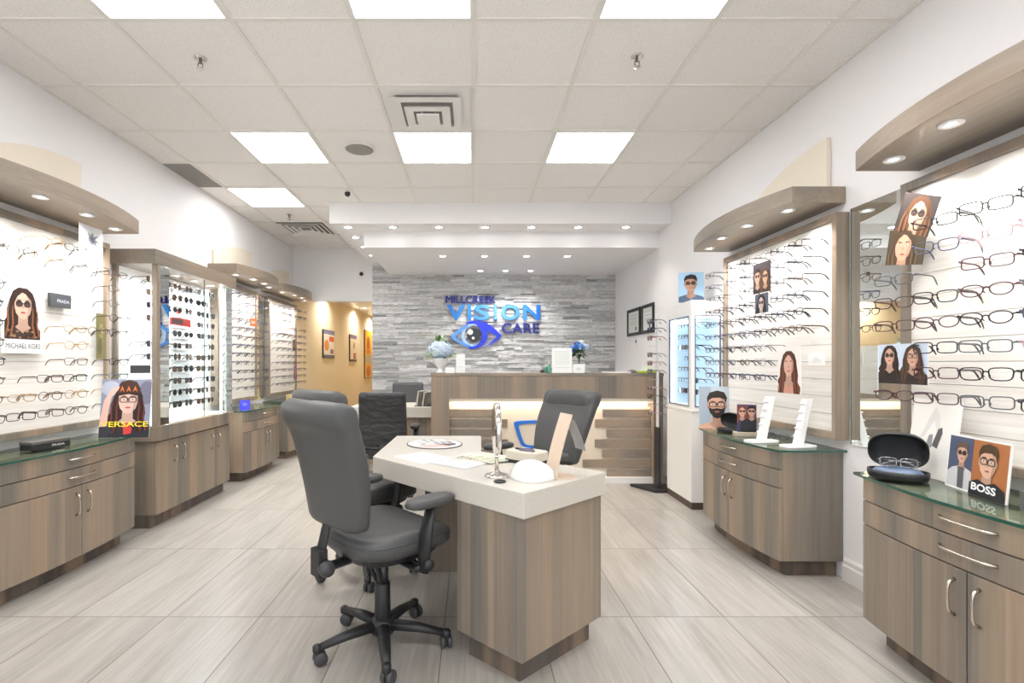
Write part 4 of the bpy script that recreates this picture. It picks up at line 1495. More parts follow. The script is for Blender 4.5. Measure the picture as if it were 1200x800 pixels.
card('photo_card', 'photo of young man in dark sunglasses standing on the white tower', 'card', 0.21, 0.27, [(rect(-0.11, 0.11, 0, 0.27), (168, 204, 232))] + portrait(-0.005, 0.165, 0.13, (40, 32, 30), (204, 156, 130), False, 'sun', (70, 92, 120)), (1.945, 4.50, 1.7855), R(-16), lean=R(-6), foot=0.07, edge=(180, 200, 220))

# ------------------------------------------------------------------ freestanding rack between tower and reception
t = thing('eyewear_rack', 'slim eyewear rack on a black base between white tower and reception counter', 'display rack', (1.86, 5.0, 0))
mb = MB()
mb.prism([(-0.10, -0.13), (0.10, -0.13), (0.10, 0.14), (-0.26, 0.14)], 0, 0.03)
mb.build('base', BLACKP, t, 0.004)
MB().box(-0.045, -0.02, -0.06, 0.06, 0.03, 0.62).build('lower_post', BLACKP, t, 0.002)
MB().box(-0.04, -0.025, -0.02, 0.02, 0.62, 1.72).build('spine', WHITE, t, 0.002)
for k in range(12):
    z = 1.66 - 0.082 * k
    mb = MB()
    mb.tube([(-0.038, 0, z), (-0.11, 0, z), (-0.118, 0, z + 0.008)], 0.0022, 6)
    mb.build('peg', CHROME, t)
for k in range(12):
    if k in (3, 7):
        continue
    z = 1.66 - 0.082 * k
    col = ['black', 'black', 'red', 'red', 'grey', 'red', 'black', 'red', 'pink', 'brown', 'silver', 'pink'][k]
    put_glasses('square', col, 'dark' if k < 2 else 'amber', (1.86 - 0.108, 5.0, z - 0.0040), R(-90), '%s square sunglasses on the slim rack by the white tower, %s peg down' % (col, words_[k]), 'sunglasses on the slim rack', False)

# ------------------------------------------------------------------ reception counter
RX0, RX1, RY, RZ = -0.42, 1.74, 5.24, 1.144
t = thing('reception_counter', 'tall grey wood reception counter with lit cream recess and slats', 'counter', (0.66, RY, 0))
ox = 0.66
def rb(m, x0, x1, y0, y1, z0, z1, mi=0):
    m.box(x0 - ox, x1 - ox, y0 - RY, y1 - RY, z0, z1, mi)
RXE = 1.98 - 0.0
RXE = 1.975
mb = MB()
rb(mb, RX0, -0.235, RY, 5.60, 0.0, RZ - 0.03)
rb(mb, -0.235, RXE, RY, 5.60, 0.885, RZ - 0.03)
rb(mb, RXE - 0.10, RXE, RY, 5.60, 0.0, 0.885)
mb.build('front_frame', WOOD, t, 0.002)
mb = MB(); rb(mb, RX0 - 0.005, RXE + 0.005, RY - 0.005, 5.65, RZ - 0.03, RZ); mb.build('counter_top', WOODH, t, 0.002)
mb = MB(); rb(mb, -0.235, RXE - 0.10, RY + 0.10, RY + 0.12, 0.0, 0.885); mb.build('recess_panel', CREAM2, t)
mb = MB(); rb(mb, -0.235, RXE - 0.10, RY + 0.02, RY + 0.10, 0.0, 0.06); mb.build('kick_board', WHITE, t)
mb = MB(); rb(mb, -0.225, RXE - 0.11, RY + 0.045, RY + 0.085, 0.868, 0.884); mb.build('lamp_strip', LEDW, t)
mb = MB(); rb(mb, -0.235, RXE - 0.10, RY + 0.012, RY + 0.030, 0.845, 0.885); mb.build('valance', CREAM2, t)
lefts = [580, 594.7, 580, 595, 583, 603, 580]
rights = [706, 697, 711, 697, 705.6, 682.6, 711]
for k in range(7):
    z1 = 0.765 - 0.106 * k
    z0 = z1 - 0.080
    if z0 < 0.03:
        z0 = 0.06
    mb = MB(); rb(mb, -0.234, (lefts[k] - VX) * 5.34 / F, RY + 0.075, RY + 0.10, z0, z1); mb.build('slat', WOODH, t, 0.001)
    mb = MB(); rb(mb, (rights[k] - VX) * 5.34 / F, RXE - 0.101, RY + 0.075, RY + 0.10, z0, z1); mb.build('slat', WOODH, t, 0.001)
# blue lens outline
lo = [(-0.235, 0.12), (-0.215, 0.145), (0, 0.155), (0.20, 0.145), (0.225, 0.12), (0.205, -0.05), (0.165, -0.12), (0.10, -0.145), (-0.08, -0.145), (-0.145, -0.12), (-0.18, -0.05)]
li = [(-0.185, 0.095), (-0.165, 0.110), (0, 0.122), (0.16, 0.110), (0.18, 0.095), (0.165, -0.05), (0.135, -0.095), (0.09, -0.112), (-0.07, -0.112), (-0.115, -0.095), (-0.14, -0.05)]
def round_off(p):
    for _ in range(2):
        p = [q for a, b in zip(p, p[1:] + p[:1]) for q in ((a[0] * .75 + b[0] * .25, a[1] * .75 + b[1] * .25), (a[0] * .25 + b[0] * .75, a[1] * .25 + b[1] * .75))]
    return p
lo, li = round_off(lo), round_off(li)
mb = MB()
lx, lz = (628 - VX) * 5.32 / F - ox, EYE + (425 - 509.5) * 5.32 / F
fo = [(lx + x, 0.085, lz + zz) for x, zz in lo]; fi = [(lx + x, 0.085, lz + zz) for x, zz in li]
bo = [(x, 0.100, zz) for x, y, zz in fo]; bi = [(x, 0.100, zz) for x, y, zz in fi]
mb.loft([fo, fi, bi, bo, fo], cap=False, smooth=False)
mb.build('lens_emblem', mat('blue_acrylic', rgb(36, 112, 204), 0.3), t)
# staff worktop behind
mb = MB(); rb(mb, RX0 + 0.02, RXE, 5.60, 6.1, 0.70, 0.76); mb.build('work_shelf', DESKTOP, t)

# second service desk
t = thing('service_desk', 'cream topped service desk beside the reception counter, near stone wall', 'desk', (-0.9, 5.95, 0))
MB().prism([(-0.46, -0.34), (0.46, -0.34), (0.46, 0.34), (-0.40, 0.34), (-0.46, 0.26)], 0.645, 0.76).build('tabletop', DESKTOP, t, 0.003)
MB().box(-0.38, 0.44, -0.10, -0.07, 0.08, 0.645).build('modesty_panel', WOOD, t)
MB().box(0.10, 0.45, -0.28, 0.30, 0.0, 0.645).build('pedestal', WOOD, t, 0.002)
MB().box(-0.40, -0.36, -0.20, 0.28, 0.0, 0.645).build('leg_panel', WOOD, t, 0.002)
# file holder on it
t = thing('file_holder', 'striped grey file holder standing on the service desk by the counter', 'file holder', (-0.545, 5.80, 0.7605), R(-15))
for k in range(4):
    M = Matrix.Translation((-0.06 + 0.036 * k, 0, 0.002)) @ Matrix.Rotation(R(9), 4, 'Y')
    MB().box(-0.012, 0.012, -0.09, 0.09, 0, 0.17 - 0.005 * k, M=M).build('folder', mat('folder_grey', rgb(96, 92, 86), 0.5) if k % 2 else mat('folder_pale', rgb(178, 172, 160), 0.5), t, 0.001)
MB().box(-0.085, 0.10, -0.1, 0.1, 0, 0.006).build('base', BLACKP, t)


# ------------------------------------------------------------------ consultation desk
t = thing('consultation_desk', 'angled consultation desk with thick cream top and grey wood pedestal', 'desk', (0.05, 2.6, 0))
dx, dy = 0.05, 2.6
def rel(pts):
    return [(x - dx, y - dy) for x, y in pts]
A, B_, C_, D_, E_, F_ = (-.519, 2.66), (-.505, 3.414), (.063, 3.414), (.052, 2.817), (.602, 2.283), (.195, 1.906)
MB().prism(rel([A, F_, E_, D_, C_, B_]), 0.66, 0.76).build('tabletop', DESKTOP, t, 0.004)
ped = [(.19, 1.928), (.583, 2.292), (.33, 2.55), (-.063, 2.176)]
MB().prism(rel(ped), 0.105, 0.66).build('pedestal', WOOD, t, 0.002)
mb = MB()
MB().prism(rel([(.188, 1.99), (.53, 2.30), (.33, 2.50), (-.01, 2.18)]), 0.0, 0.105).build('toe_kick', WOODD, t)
MB().prism(rel([(.35, 2.49), (.375, 2.515), (-.02, 2.90), (-.045, 2.875)]), 0.10, 0.66).build('modesty_panel', WOOD, t)
MB().prism(rel([(-.28, 3.04), (-.03, 3.04), (-.03, 3.37), (-.28, 3.37)]), 0.0, 0.66).build('wing_pedestal', WOOD, t, 0.002)


# ------------------------------------------------------------------ office chairs
def chair(loc, face_deg, label, leather=GREYLEATHER, back_top=1.10, back_bot=0.58, style='roll', seat_z=0.54, arm_z=0.70, cat='office chair', recl=0.15):
    """local frame: the sitter faces +y"""
    t = thing('office_chair', label, 'chair', (loc[0], loc[1], 0), R(face_deg - 90))
    # seat cushion
    mb = MB()
    rings = []
    for z, s, e in ((-0.085, 0.80, 3.2), (-0.08, 0.93, 3.2), (-0.055, 1.0, 3.4), (-0.02, 1.0, 3.4), (-0.004, 0.94, 3.2), (0.004, 0.84, 3.0), (0.003, 0.6, 2.8), (0.0, 0.3, 2.4)):
        rg = []
        for x, y in superellipse(0, 0.02, 0.245 * s, 0.245 * s, 40, e):
            zz = seat_z + z
            zz += 0.02 * (x / 0.245) ** 2 * (1 if z > -0.03 else 0.2)
            if y > 0.12:
                zz -= 0.035 * ((y - 0.12) / 0.145) ** 2
            rg.append((x, y, zz))
        rings.append(rg)
    mb.loft(rings)
    seat = mb.build('seat', leather, t)
    mb = MB()
    mb.ring([(x, y, 0) for x, y in [(0, 0)]] * 3, 0.001) if False else None
    loop = superellipse(0, 0.02, 0.246, 0.246, 40, 3.4)
    mb.tube([(x, y, seat_z - 0.028 + 0.012 * (x / 0.245) ** 2 - (0.035 * ((y - 0.12) / 0.145) ** 2 if y > 0.12 else 0)) for x, y in loop + loop[:1]], 0.0035, 6, cap=False)
    mb.build('seat_piping', leather, seat)
    MB().loft([[(x, y, seat_z - 0.115) for x, y in superellipse(0, 0.02, 0.19, 0.20, 28, 3)], [(x, y, seat_z - 0.082) for x, y in superellipse(0, 0.02, 0.21, 0.22, 28, 3)]], smooth=False).build('seat_pan', BLACKP, t, 0.004)
    # backrest: stacked rounded sections
    H = back_top - back_bot
    secs = []
    nz = 34
    for i in range(nz + 1):
        k = i / nz
        z = back_bot + H * k
        if style == 'roll':
            wv = 0.19 + 0.05 * math.sin(min(k / 0.8, 1) * PI / 2)
            th = 0.048 + 0.006 * math.sin(k * PI) + (0.02 * math.exp(-((k - 0.90) / 0.10) ** 2))
            yc = -0.235 - recl * k + 0.03 * math.sin(k * PI * 1.0) * 0.8
            if k > 0.82:
                yc += -0.005 + 0.02 * ((k - 0.82) / 0.18)
        elif style == 'slab':
            wv = 0.225 - 0.012 * k
            th = 0.038 + 0.006 * math.sin(k * 9)
            yc = -0.235 - recl * k
        else:
            wv = 0.21
            th = 0.04
            yc = -0.235 - recl * k
        endk = 1.0
        for kk in (k, 1 - k):
            if kk < 0.07:
                q = 1 - (1 - kk / 0.07) ** 2
                endk = min(endk, 0.30 + 0.70 * math.sqrt(max(q, 0)))
        wk = 1 - (1 - endk) * (0.16 if k > 0.5 else 0.4)
        ring = []
        for x, y in superellipse(0, 0, wv * wk, th * endk, 36, 3.6):
            cup = 0.10 * (x * x) / 0.05 * 0.25
            ring.append((x, yc + y + cup, z))
        secs.append(ring)
    mb = MB()
    mb.loft(secs)
    back = mb.build('backrest', leather, t)
    if style == 'roll':
        # stitched seam and head roll
        mb = MB()
        k0 = 0.70
        zc = back_bot + H * 0.83
        yc = -0.235 - recl * 0.83 + 0.052
        rings = []
        for i in range(15):
            a = -1 + 2 * i / 14
            r_ = (1 - abs(a) ** 4) ** 0.5 if abs(a) < 1 else 0.0
            r_ = max(r_, 0.12)
            rings.append([(a * 0.205, yc + 0.028 * r_ * math.cos(2 * PI * j / 16) + 0.022 * a * a, zc + 0.085 * r_ * math.sin(2 * PI * j / 16)) for j in range(16)])
        mb.loft(rings)
        mb.build('head_pad', leather, back)
    # back bracket
    mb = MB()
    mb.tube([(0, -0.10, seat_z - 0.11), (0, -0.26, seat_z - 0.115), (0, -0.30, seat_z - 0.06), (0, -0.262, back_bot + 0.06)], [0.03, 0.032, 0.03, 0.022], 10, flatten=(1.1, 0.45))
    mb.box(-0.035, 0.035, -0.325, -0.285, seat_z - 0.14, seat_z - 0.03)
    br = mb.build('back_bracket', BLACKP, t, 0.004)
    Mk = Matrix.Translation((0.05, -0.30, seat_z - 0.10)) @ Matrix.Rotation(R(90), 4, 'Y')
    MB().lathe([(0.005, -0.02), (0.028, -0.02), (0.033, 0.0), (0.028, 0.02), (0.005, 0.022)], 14, M=Mk).build('adjusting_knob', DARKP, br)
    # mechanism
    mb = MB()
    mb.box(-0.07, 0.07, -0.10, 0.12, seat_z - 0.15, seat_z - 0.112)
    mb.tube([(-0.03, -0.06, seat_z - 0.14), (-0.02, -0.02, seat_z - 0.25)], 0.010, 8)
    mb.tube([(0.03, -0.06, seat_z - 0.14), (0.02, -0.02, seat_z - 0.25)], 0.010, 8)
    mb.tube([(0.05, 0.05, seat_z - 0.13), (0.20, 0.05, seat_z - 0.135), (0.25, 0.05, seat_z - 0.14)], [0.006, 0.006, 0.014], 8)
    mb.tube([(-0.05, 0.05, seat_z - 0.13), (-0.20, 0.05, seat_z - 0.135), (-0.25, 0.05, seat_z - 0.14)], [0.006, 0.006, 0.014], 8)
    mb.build('tilt_mechanism', BLACKP, t, 0.004)
    # arms
    for sx in (-1, 1):
        mb = MB()
        mb.tube([(sx * 0.10, 0.0, seat_z - 0.125), (sx * 0.24, 0.0, seat_z - 0.13), (sx * 0.272, 0.0, seat_z - 0.115)], [0.018, 0.018, 0.02], 8, flatten=(1.4, 0.6))
        mb.tube([(sx * 0.272, 0.005, seat_z - 0.135), (sx * 0.276, 0.02, seat_z + 0.02), (sx * 0.272, 0.05, arm_z - 0.035)], [0.024, 0.026, 0.02], 12, flatten=(0.7, 1.35))
        arm = mb.build('armrest', BLACKP, t)
        mb = MB()
        rr = []
        for z, s in ((-0.038, 0.84), (-0.032, 0.97), (-0.018, 1.0), (-0.006, 0.93), (0.0, 0.75), (0.001, 0.4)):
            rr.append([(sx * 0.262 + x, 0.055 + y, arm_z + z) for x, y in superellipse(0, 0, 0.047 * s, 0.125 * s, 24, 2.6)])
        mb.loft(rr)
        mb.build('arm_pad', leather, arm)
        Mk = Matrix.Translation((sx * 0.305, 0.01, seat_z - 0.10)) @ Matrix.Rotation(R(90), 4, 'Y')
        MB().lathe([(0.004, -0.016), (0.02, -0.012), (0.022, 0.008), (0.004, 0.014)], 12, M=Mk).build('arm_knob', BLACKP, arm)
    # column
    MB().lathe([(0.026, 0.26), (0.026, seat_z - 0.15)], 16).build('gas_lift', mat('lift_grey', rgb(74, 74, 78), 0.3, metal=0.6), t)
    mb = MB()
    mb.lathe([(0.032, 0.09), (0.036, 0.10), (0.034, 0.28), (0.03, 0.285)], 18)
    mb.lathe([(0.052, 0.065), (0.056, 0.08), (0.05, 0.12), (0.034, 0.13)], 18)
    mb.build('column', BLACKP, t)
    for k in range(5):
        a = R(90 + 72 * k + 22)
        ca, sa = math.cos(a), math.sin(a)
        mb = MB()
        mb.tube([(0.03 * ca, 0.03 * sa, 0.098), (0.16 * ca, 0.16 * sa, 0.09), (0.285 * ca, 0.285 * sa, 0.070)], [0.032, 0.027, 0.018], 10, flatten=(0.95, 0.75))
        mb.lathe([(0.017, 0.055), (0.019, 0.06), (0.019, 0.08), (0.012, 0.086)], 12, M=Matrix.Translation((0.285 * ca, 0.285 * sa, 0)))
        leg = mb.build('base_leg', BLACKP, t)
        # twin-wheel caster
        sw = R(37 * k)
        M = Matrix.Translation((0.285 * ca + 0.012 * math.cos(sw), 0.285 * sa + 0.012 * math.sin(sw), 0.0285)) @ Matrix.Rotation(sw, 4, 'Z') @ Matrix.Rotation(R(90), 4, 'X')
        mb = MB()
        for s in (-1, 1):
            mb.lathe([(0.006, s * 0.006), (0.026, s * 0.006), (0.0283, s * 0.010), (0.0283, s * 0.019), (0.024, s * 0.024), (0.006, s * 0.026)], 18, M=M)
        mb.tube([(0.285 * ca, 0.285 * sa, 0.032), (0.285 * ca, 0.285 * sa, 0.062)], 0.008, 8)
        mb.build('caster', DARKP, t)
    return t


chair((-0.395, 2.245), 45, 'grey office chair in front of the desk pedestal, back to the viewer', recl=0.125)
chair((-0.63, 3.04), 45, 'grey office chair behind the first one, at the desk wing', arm_z=0.655, recl=0.125)
chair((0.38, 3.30), 215, 'grey high-backed office chair on the far side of the angled desk', back_top=1.06, recl=0.2)
chair((-0.81, 4.86), 90, 'black leather office chair facing the service desk', BLACKLEATHER, 0.985, 0.48, 'slab', 0.47, 0.66, recl=0.06)
chair((-0.865, 6.62), 270, 'grey office chair behind the service desk near stone wall', GREYLEATHER, 0.985, 0.55, 'plain', 0.47, 0.64, recl=0.05)

# ------------------------------------------------------------------ things on the consultation desk
DZ = 0.7602
t = thing('round_board', 'round printed board with photos lying on the desk wing', 'printed board', (-0.225, 3.06, DZ), R(20))
MB().loft([[(x, y, 0) for x, y in superellipse(0, 0, 0.165, 0.19, 40, 2)], [(x, y, 0.005) for x, y in superellipse(0, 0, 0.165, 0.19, 40, 2)]], smooth=False).build('board', flat(96, 84, 78), t)
mats_, mb = [], MB()
def pa(pts, c, z):
    m = flat(*c)
    if m not in mats_:
        mats_.append(m)
    mb.poly([(x, y, z) for x, y in pts], mats_.index(m))
pa(superellipse(0, 0, 0.158, 0.183, 40, 2), (236, 234, 232), 0.0052)
for i in range(5):
    for j in range(5):
        x, y = -0.085 + 0.042 * i, -0.02 + 0.038 * j
        if (x / 0.15) ** 2 + (y / 0.17) ** 2 < 0.85:
            pa(rect(x, x + 0.032, y, y + 0.028), random.choice([(150, 150, 156), (196, 196, 200), (110, 108, 112), (214, 212, 212)]), 0.0054)
pa([(-0.13, -0.05), (0.02, -0.03), (0.09, -0.10), (0.02, -0.16), (-0.08, -0.14)], (222, 190, 182), 0.0055)
pa([(0.0, -0.03), (0.12, -0.04), (0.10, -0.10), (0.05, -0.11)], (84, 66, 64), 0.0057)
mb.build('print', mats_, t, recalc=False)


def paper(name, label, loc, rz, w_, h_, cols, th=0.0012, cat='paper', lines=True):
    mats_, mb = [flat(*cols[0])], MB()
    mb.box(-w_ / 2, w_ / 2, -h_ / 2, h_ / 2, 0, th, 0)
    if lines:
        for k, c in enumerate(cols[1:]):
            mats_.append(flat(*c))
        for k in range(9):
            y = -h_ * 0.42 + h_ * 0.84 * k / 9
            x0 = -w_ * 0.42
            x1 = x0 + w_ * random.uniform(0.3, 0.84)
            mb.poly([(x0, y, th + 0.0002), (x1, y, th + 0.0002), (x1, y + h_ * 0.05, th + 0.0002), (x0, y + h_ * 0.05, th + 0.0002)], 1 + k % (len(cols) - 1))
    return tag(mb.build(name, mats_, None, 0, loc, rz, recalc=False), label, cat)


paper('paper_sheet', 'printed white sheet lying on the desk before the round board', (-0.25, 2.62, DZ), R(40), 0.20, 0.27, [(228, 230, 232), (196, 202, 212), (208, 208, 210)])
paper('paper_sheet', 'second printed sheet beside it, closer to the chrome mirror', (-0.07, 2.49, DZ + 0.0016), R(52), 0.19, 0.26, [(224, 227, 230), (190, 198, 208), (206, 206, 206)])
paper('magazine', 'colourful magazine lying on desk behind the chrome mirror stand', (0.045, 2.60, DZ), R(60), 0.20, 0.26, [(222, 216, 204), (196, 98, 92), (134, 156, 104), (96, 92, 90)], 0.007, 'magazine')
paper('magazine', 'top magazine of pair behind the chrome mirror stand', (0.09, 2.56, DZ + 0.0074), R(35), 0.15, 0.2, [(214, 220, 196), (120, 150, 90), (206, 150, 120), (230, 226, 216)], 0.005, 'magazine')
# tissue box / tray
t = thing('storage_tray', 'cream boxy tray with small items between mirror and acrylic holder', 'tray', (0.27, 2.50, DZ), R(-42))
MB().box(-0.09, 0.09, -0.06, 0.06, 0, 0.018).build('base', BLACKP, t, 0.003)
MB().loft([[(x, y, z) for x, y in superellipse(0, 0, 0.095 * s, 0.063 * s, 24, 6)] for z, s in ((0.018, 1), (0.055, 1), (0.06, 0.96))], smooth=False).build('tray_body', mat('tray_cream', rgb(214, 206, 190), 0.5), t)
mb = MB(); mb.tube([(-0.06, -0.01, 0.063), (0.03, 0.01, 0.064)], 0.006, 8); mb.build('pen', BLACKP, t)
mb = MB(); mb.tube([(-0.02, -0.03, 0.064), (0.06, -0.02, 0.064)], 0.007, 8); mb.build('marker', mat('violet_grey', rgb(120, 112, 136), 0.4), t)
# table mirror
t = thing('table_mirror', 'round chrome table mirror on a stem, seen edge-on', 'mirror', (0.107, 2.19, DZ), R(2))
MB().lathe([(0.052, 0), (0.054, 0.004), (0.048, 0.010), (0.018, 0.018), (0.010, 0.03)], 32).build('foot', CHROME, t)
MB().tube([(0, 0, 0.02), (0, 0, 0.09)], 0.0085, 14).build('stem', NICKEL, t)
M = Matrix.Translation((0, 0, 0.205)) @ Matrix.Rotation(R(90), 4, 'Y')
MB().lathe([(0.09, -0.011), (0.108, -0.013), (0.114, -0.004), (0.114, 0.004), (0.108, 0.013), (0.09, 0.011)], 40, M=M).build('rim', CHROME, t)
MB().lathe([(0.002, -0.009), (0.092, -0.009), (0.092, 0.009), (0.002, 0.009)], 40, M=M).build('mirror_glass', MIRROR, t)
mb = MB()
mb.box(-0.012, 0.012, -0.014, 0.014, 0.085, 0.10)
mb.build('swivel', CHROME, t, 0.003)
# small black dish
MB_ = MB().lathe([(0.020, 0), (0.026, 0.003), (0.026, 0.006), (0.022, 0.006), (0.018, 0.003)], 24)
tag(MB_.build('black_dish', BLACKP, None, 0, (0.115, 2.085, DZ)), 'tiny black dish on the desk before the chrome mirror foot', 'dish')
# white arched shade
t = thing('white_cover', 'white arched plastic cover lying on the desk near the corner', 'plastic cover', (0.245, 2.11, DZ), R(-14))
mb = MB()
rows_ = []
for i in range(9):
    q = i / 8.0
    row = []
    for k in range(19):
        a = PI * k / 18
        x, zz = 0.098 * math.cos(a) * q, 0.088 * math.sin(a) * q
        row.append((x, -0.045 + 0.075 * (x / 0.098) ** 2 + 0.45 * zz, zz + 0.001))
    rows_.append(row)
mb.loft(rows_[1:], cap=False, closed=False)
cv = [mb.bm.verts.new(p) for p in ()]
mb.poly([p for p in rows_[1]])
so = mb.build('shell', WSTAND, t)
sm_ = so.modifiers.new('wall', 'SOLIDIFY'); sm_.thickness = 0.003
# acrylic/wood sign holder
t = thing('acrylic_holder', 'curved beige and clear acrylic holder standing at desk corner', 'display stand', (0.415, 2.195, DZ), R(18))
BEI = mat('beige_acrylic', rgb(224, 200, 178), 0.35)
mb = MB()
pr = []
for k in range(13):
    q = k / 12
    pr.append((-0.085 + 0.075 * q ** 1.3, 0.27 * q))
th_ = [(x + 0.006, z) for x, z in reversed(pr)]
prof = pr + th_
mb.loft([[(x, -0.05, z) for x, z in prof], [(x, 0.05, z) for x, z in prof]], smooth=False)
mb.box(-0.085, 0.02, -0.05, 0.05, 0, 0.006)
mb.build('beige_back', BEI, t)
mb = MB()
pr = []
for k in range(13):
    q = k / 12
    pr.append((-0.012 + 0.075 * math.sin(q * PI * 0.62), 0.27 * (1 - q)))
th_ = [(x + 0.005, z) for x, z in reversed(pr)]
prof = pr + th_
mb.loft([[(x, -0.05, z) for x, z in prof], [(x, 0.05, z) for x, z in prof]], smooth=False)
mb.build('clear_front', ACRYL, t)
mb = MB()
prq = [(p[0] + 0.0056, p[1]) for p in pr[1:8]]
for (a, b) in zip(prq, prq[1:]):
    mb.poly([(a[0], -0.045, a[1]), (a[0], 0.045, a[1]), (b[0], 0.045, b[1]), (b[0], -0.045, b[1])])
mb.build('grey_insert', mat('insert_grey', rgb(160, 163, 168), 0.3), t)

# ------------------------------------------------------------------ wall sign on the stone
t = thing('wall_sign', 'blue raised lettering with a large eye emblem on the stone wall', 'sign', (0.3, YB - 0.032, 1.45))
SX, SY, SZ = 0.3, 7.60, 1.45
NAVYB = mat('navy_letter', rgb(40, 46, 132), 0.25, metal=0.3)
AZ = mat('azure_letter', rough=0.25, metal=0.3)
gx_ = coords(AZ, (1, 1, 1))
sep = N(AZ, 'ShaderNodeSeparateXYZ')
L(AZ, gx_, sep.inputs[0])
mr = N(AZ, 'ShaderNodeMapRange')
mr.inputs[1].default_value = -0.70
mr.inputs[2].default_value = 0.75
L(AZ, sep.outputs[0], mr.inputs[0])
setcol(AZ, ramp(AZ, mr.outputs[0], [(0.0, rgb(20, 112, 200)), (0.25, rgb(48, 132, 210)), (0.55, rgb(104, 164, 224)), (0.8, rgb(64, 142, 214)), (1.0, rgb(18, 108, 198))]))
s2 = lambda p: (p - VX) * SY / F - SX
sz = lambda p: EYE + (VY - p) * SY / F - SZ
def word(nm, s, xa, xb, ya, yb, m, bold):
    mb = MB()
    for dx_ in ((-0.35, 0.35) if nm == 'upper_word' else (0.0,)):
        add_text(mb, s, s2(xa + dx_), s2(xb + dx_), sz(yb), sz(ya), -0.03 - 0.0004 * dx_, 0, 0.032, bold)
    mb.build(nm, m, t)
word('upper_word', 'MILLCREEK', 522.5, 580.5, 346.5, 355, NAVYB, 0.0)
word('lower_word', 'CARE', 588, 632, 378.5, 390.5, NAVYB, 0.012)
mb = MB()
for s, xa, xb in (('V', 523.5, 545.5), ('I', 548, 552), ('S', 555.5, 574), ('O', 587, 609), ('N', 613, 633)):
    add_text(mb, s, s2(xa), s2(xb), sz(375), sz(357), -0.03, 0, 0.032, 0.03)
mb.box(s2(578.5), s2(582.5), -0.03, 0.002, sz(370.5), sz(357))
mb.lathe([(0.002, 0), (0.03, 0), (0.03, 0.032), (0.002, 0.032)], 16, M=Matrix.Translation((s2(580.5), 0.002, sz(373.6))) @ Matrix.Rotation(R(90), 4, 'X'))
mb.build('middle_word', AZ, t)
# eye emblem
ROY = mat('royal_blue', rgb(42, 60, 200), 0.25, metal=0.3)
SKY = mat('sky_blue_letter', rgb(96, 150, 222), 0.25, metal=0.3)
PALE = mat('pale_blue_iris', rgb(168, 196, 236), 0.3, metal=0.2)
PUP = mat('pupil_black', rgb(28, 30, 34), 0.15)
ecx, ecy = 556.5, 392.0
def eb(name, outer, inner, m, d=0.03):
    mb = MB()
    fo = [(s2(x), -d, sz(y)) for x, y in outer]; fi = [(s2(x), -d, sz(y)) for x, y in inner]
    bo = [(x, 0.002, z) for x, y, z in fo]; bi = [(x, 0.002, z) for x, y, z in fi]
    mb.loft([fo, fi, bi, bo, fo], cap=False, smooth=False)
    return mb.build(name, m, t)
def arc(pts0, n):
    # quadratic bezier chain
    out = []
    for (p0, p1, p2) in pts0:
        for i in range(n):
            q = i / n
            out.append(((1 - q) ** 2 * p0[0] + 2 * q * (1 - q) * p1[0] + q * q * p2[0], (1 - q) ** 2 * p0[1] + 2 * q * (1 - q) * p1[1] + q * q * p2[1]))
    out.append(pts0[-1][2])
    return out
def band(name, top, bot, m, d=0.03):
    mb = MB()
    pr = top + bot[::-1]
    mb.loft([[(s2(x), -d, sz(y)) for x, y in pr], [(s2(x), 0.002, sz(y)) for x, y in pr]], smooth=False)
    return mb.build(name, m, t)
# upper lid sweeping from the left over the iris into the right corner
band('upper_lid', arc([((546, 378.5), (556, 372.5), (569, 378), ), ((569, 378), (578, 382), (588, 393.5))], 8), arc([((546, 380), (557, 377), (566, 384)), ((566, 384), (572, 389), (583, 394))], 8), ROY, 0.030)
band('right_sweep', arc([((563, 378), (579, 393), (565, 405)), ((565, 405), (560, 408.5), (551, 409))], 8), arc([((557, 379), (571, 392), (560, 403)), ((560, 403), (556, 406), (547, 406.5))], 8), ROY, 0.0282)
band('right_corner', arc([((588, 393.5), (579, 403), (566, 407.5))], 8), arc([((582, 394), (576, 402), (566, 407.4))], 8), ROY, 0.0268)
band('left_lid', arc([((528, 394.5), (537, 384), (549, 380))], 8), arc([((534, 394.5), (541, 387), (549, 383))], 8), SKY, 0.0275)
band('left_lower_lid', arc([((528, 394.5), (535, 403), (552, 408))], 8), arc([((533.5, 394.3), (540, 401), (552, 405))], 8), SKY, 0.0260)
ci = lambda r, n=28: [(ecx - 1 + r * math.cos(2 * PI * k / n), ecy + 0.5 + r * math.sin(2 * PI * k / n)) for k in range(n)]
eb('iris_ring', ci(15.0), ci(11.2), PALE, 0.024)
mb = MB()
pts = ci(8.2)
mb.loft([[(s2(x), -0.028, sz(y)) for x, y in pts], [(s2(x), 0.002, sz(y)) for x, y in pts]], smooth=False)
mb.build('pupil', PUP, t)
mb = MB()
for (hx_, hy_, hr) in ((551, 389, 3.2), (554.5, 396, 1.6)):
    pts = [(hx_ + hr * math.cos(2 * PI * k / 16), hy_ + hr * math.sin(2 * PI * k / 16)) for k in range(16)]
    mb.loft([[(s2(x), -0.032, sz(y)) for x, y in pts], [(s2(x), -0.026, sz(y)) for x, y in pts]], smooth=False)
mb.build('pupil_glint', WSTAND, t)

# ------------------------------------------------------------------ things on the reception counter
CZ = RZ + 0.0002
def rxp(p, y=5.40):
    return (p - VX) * y / F


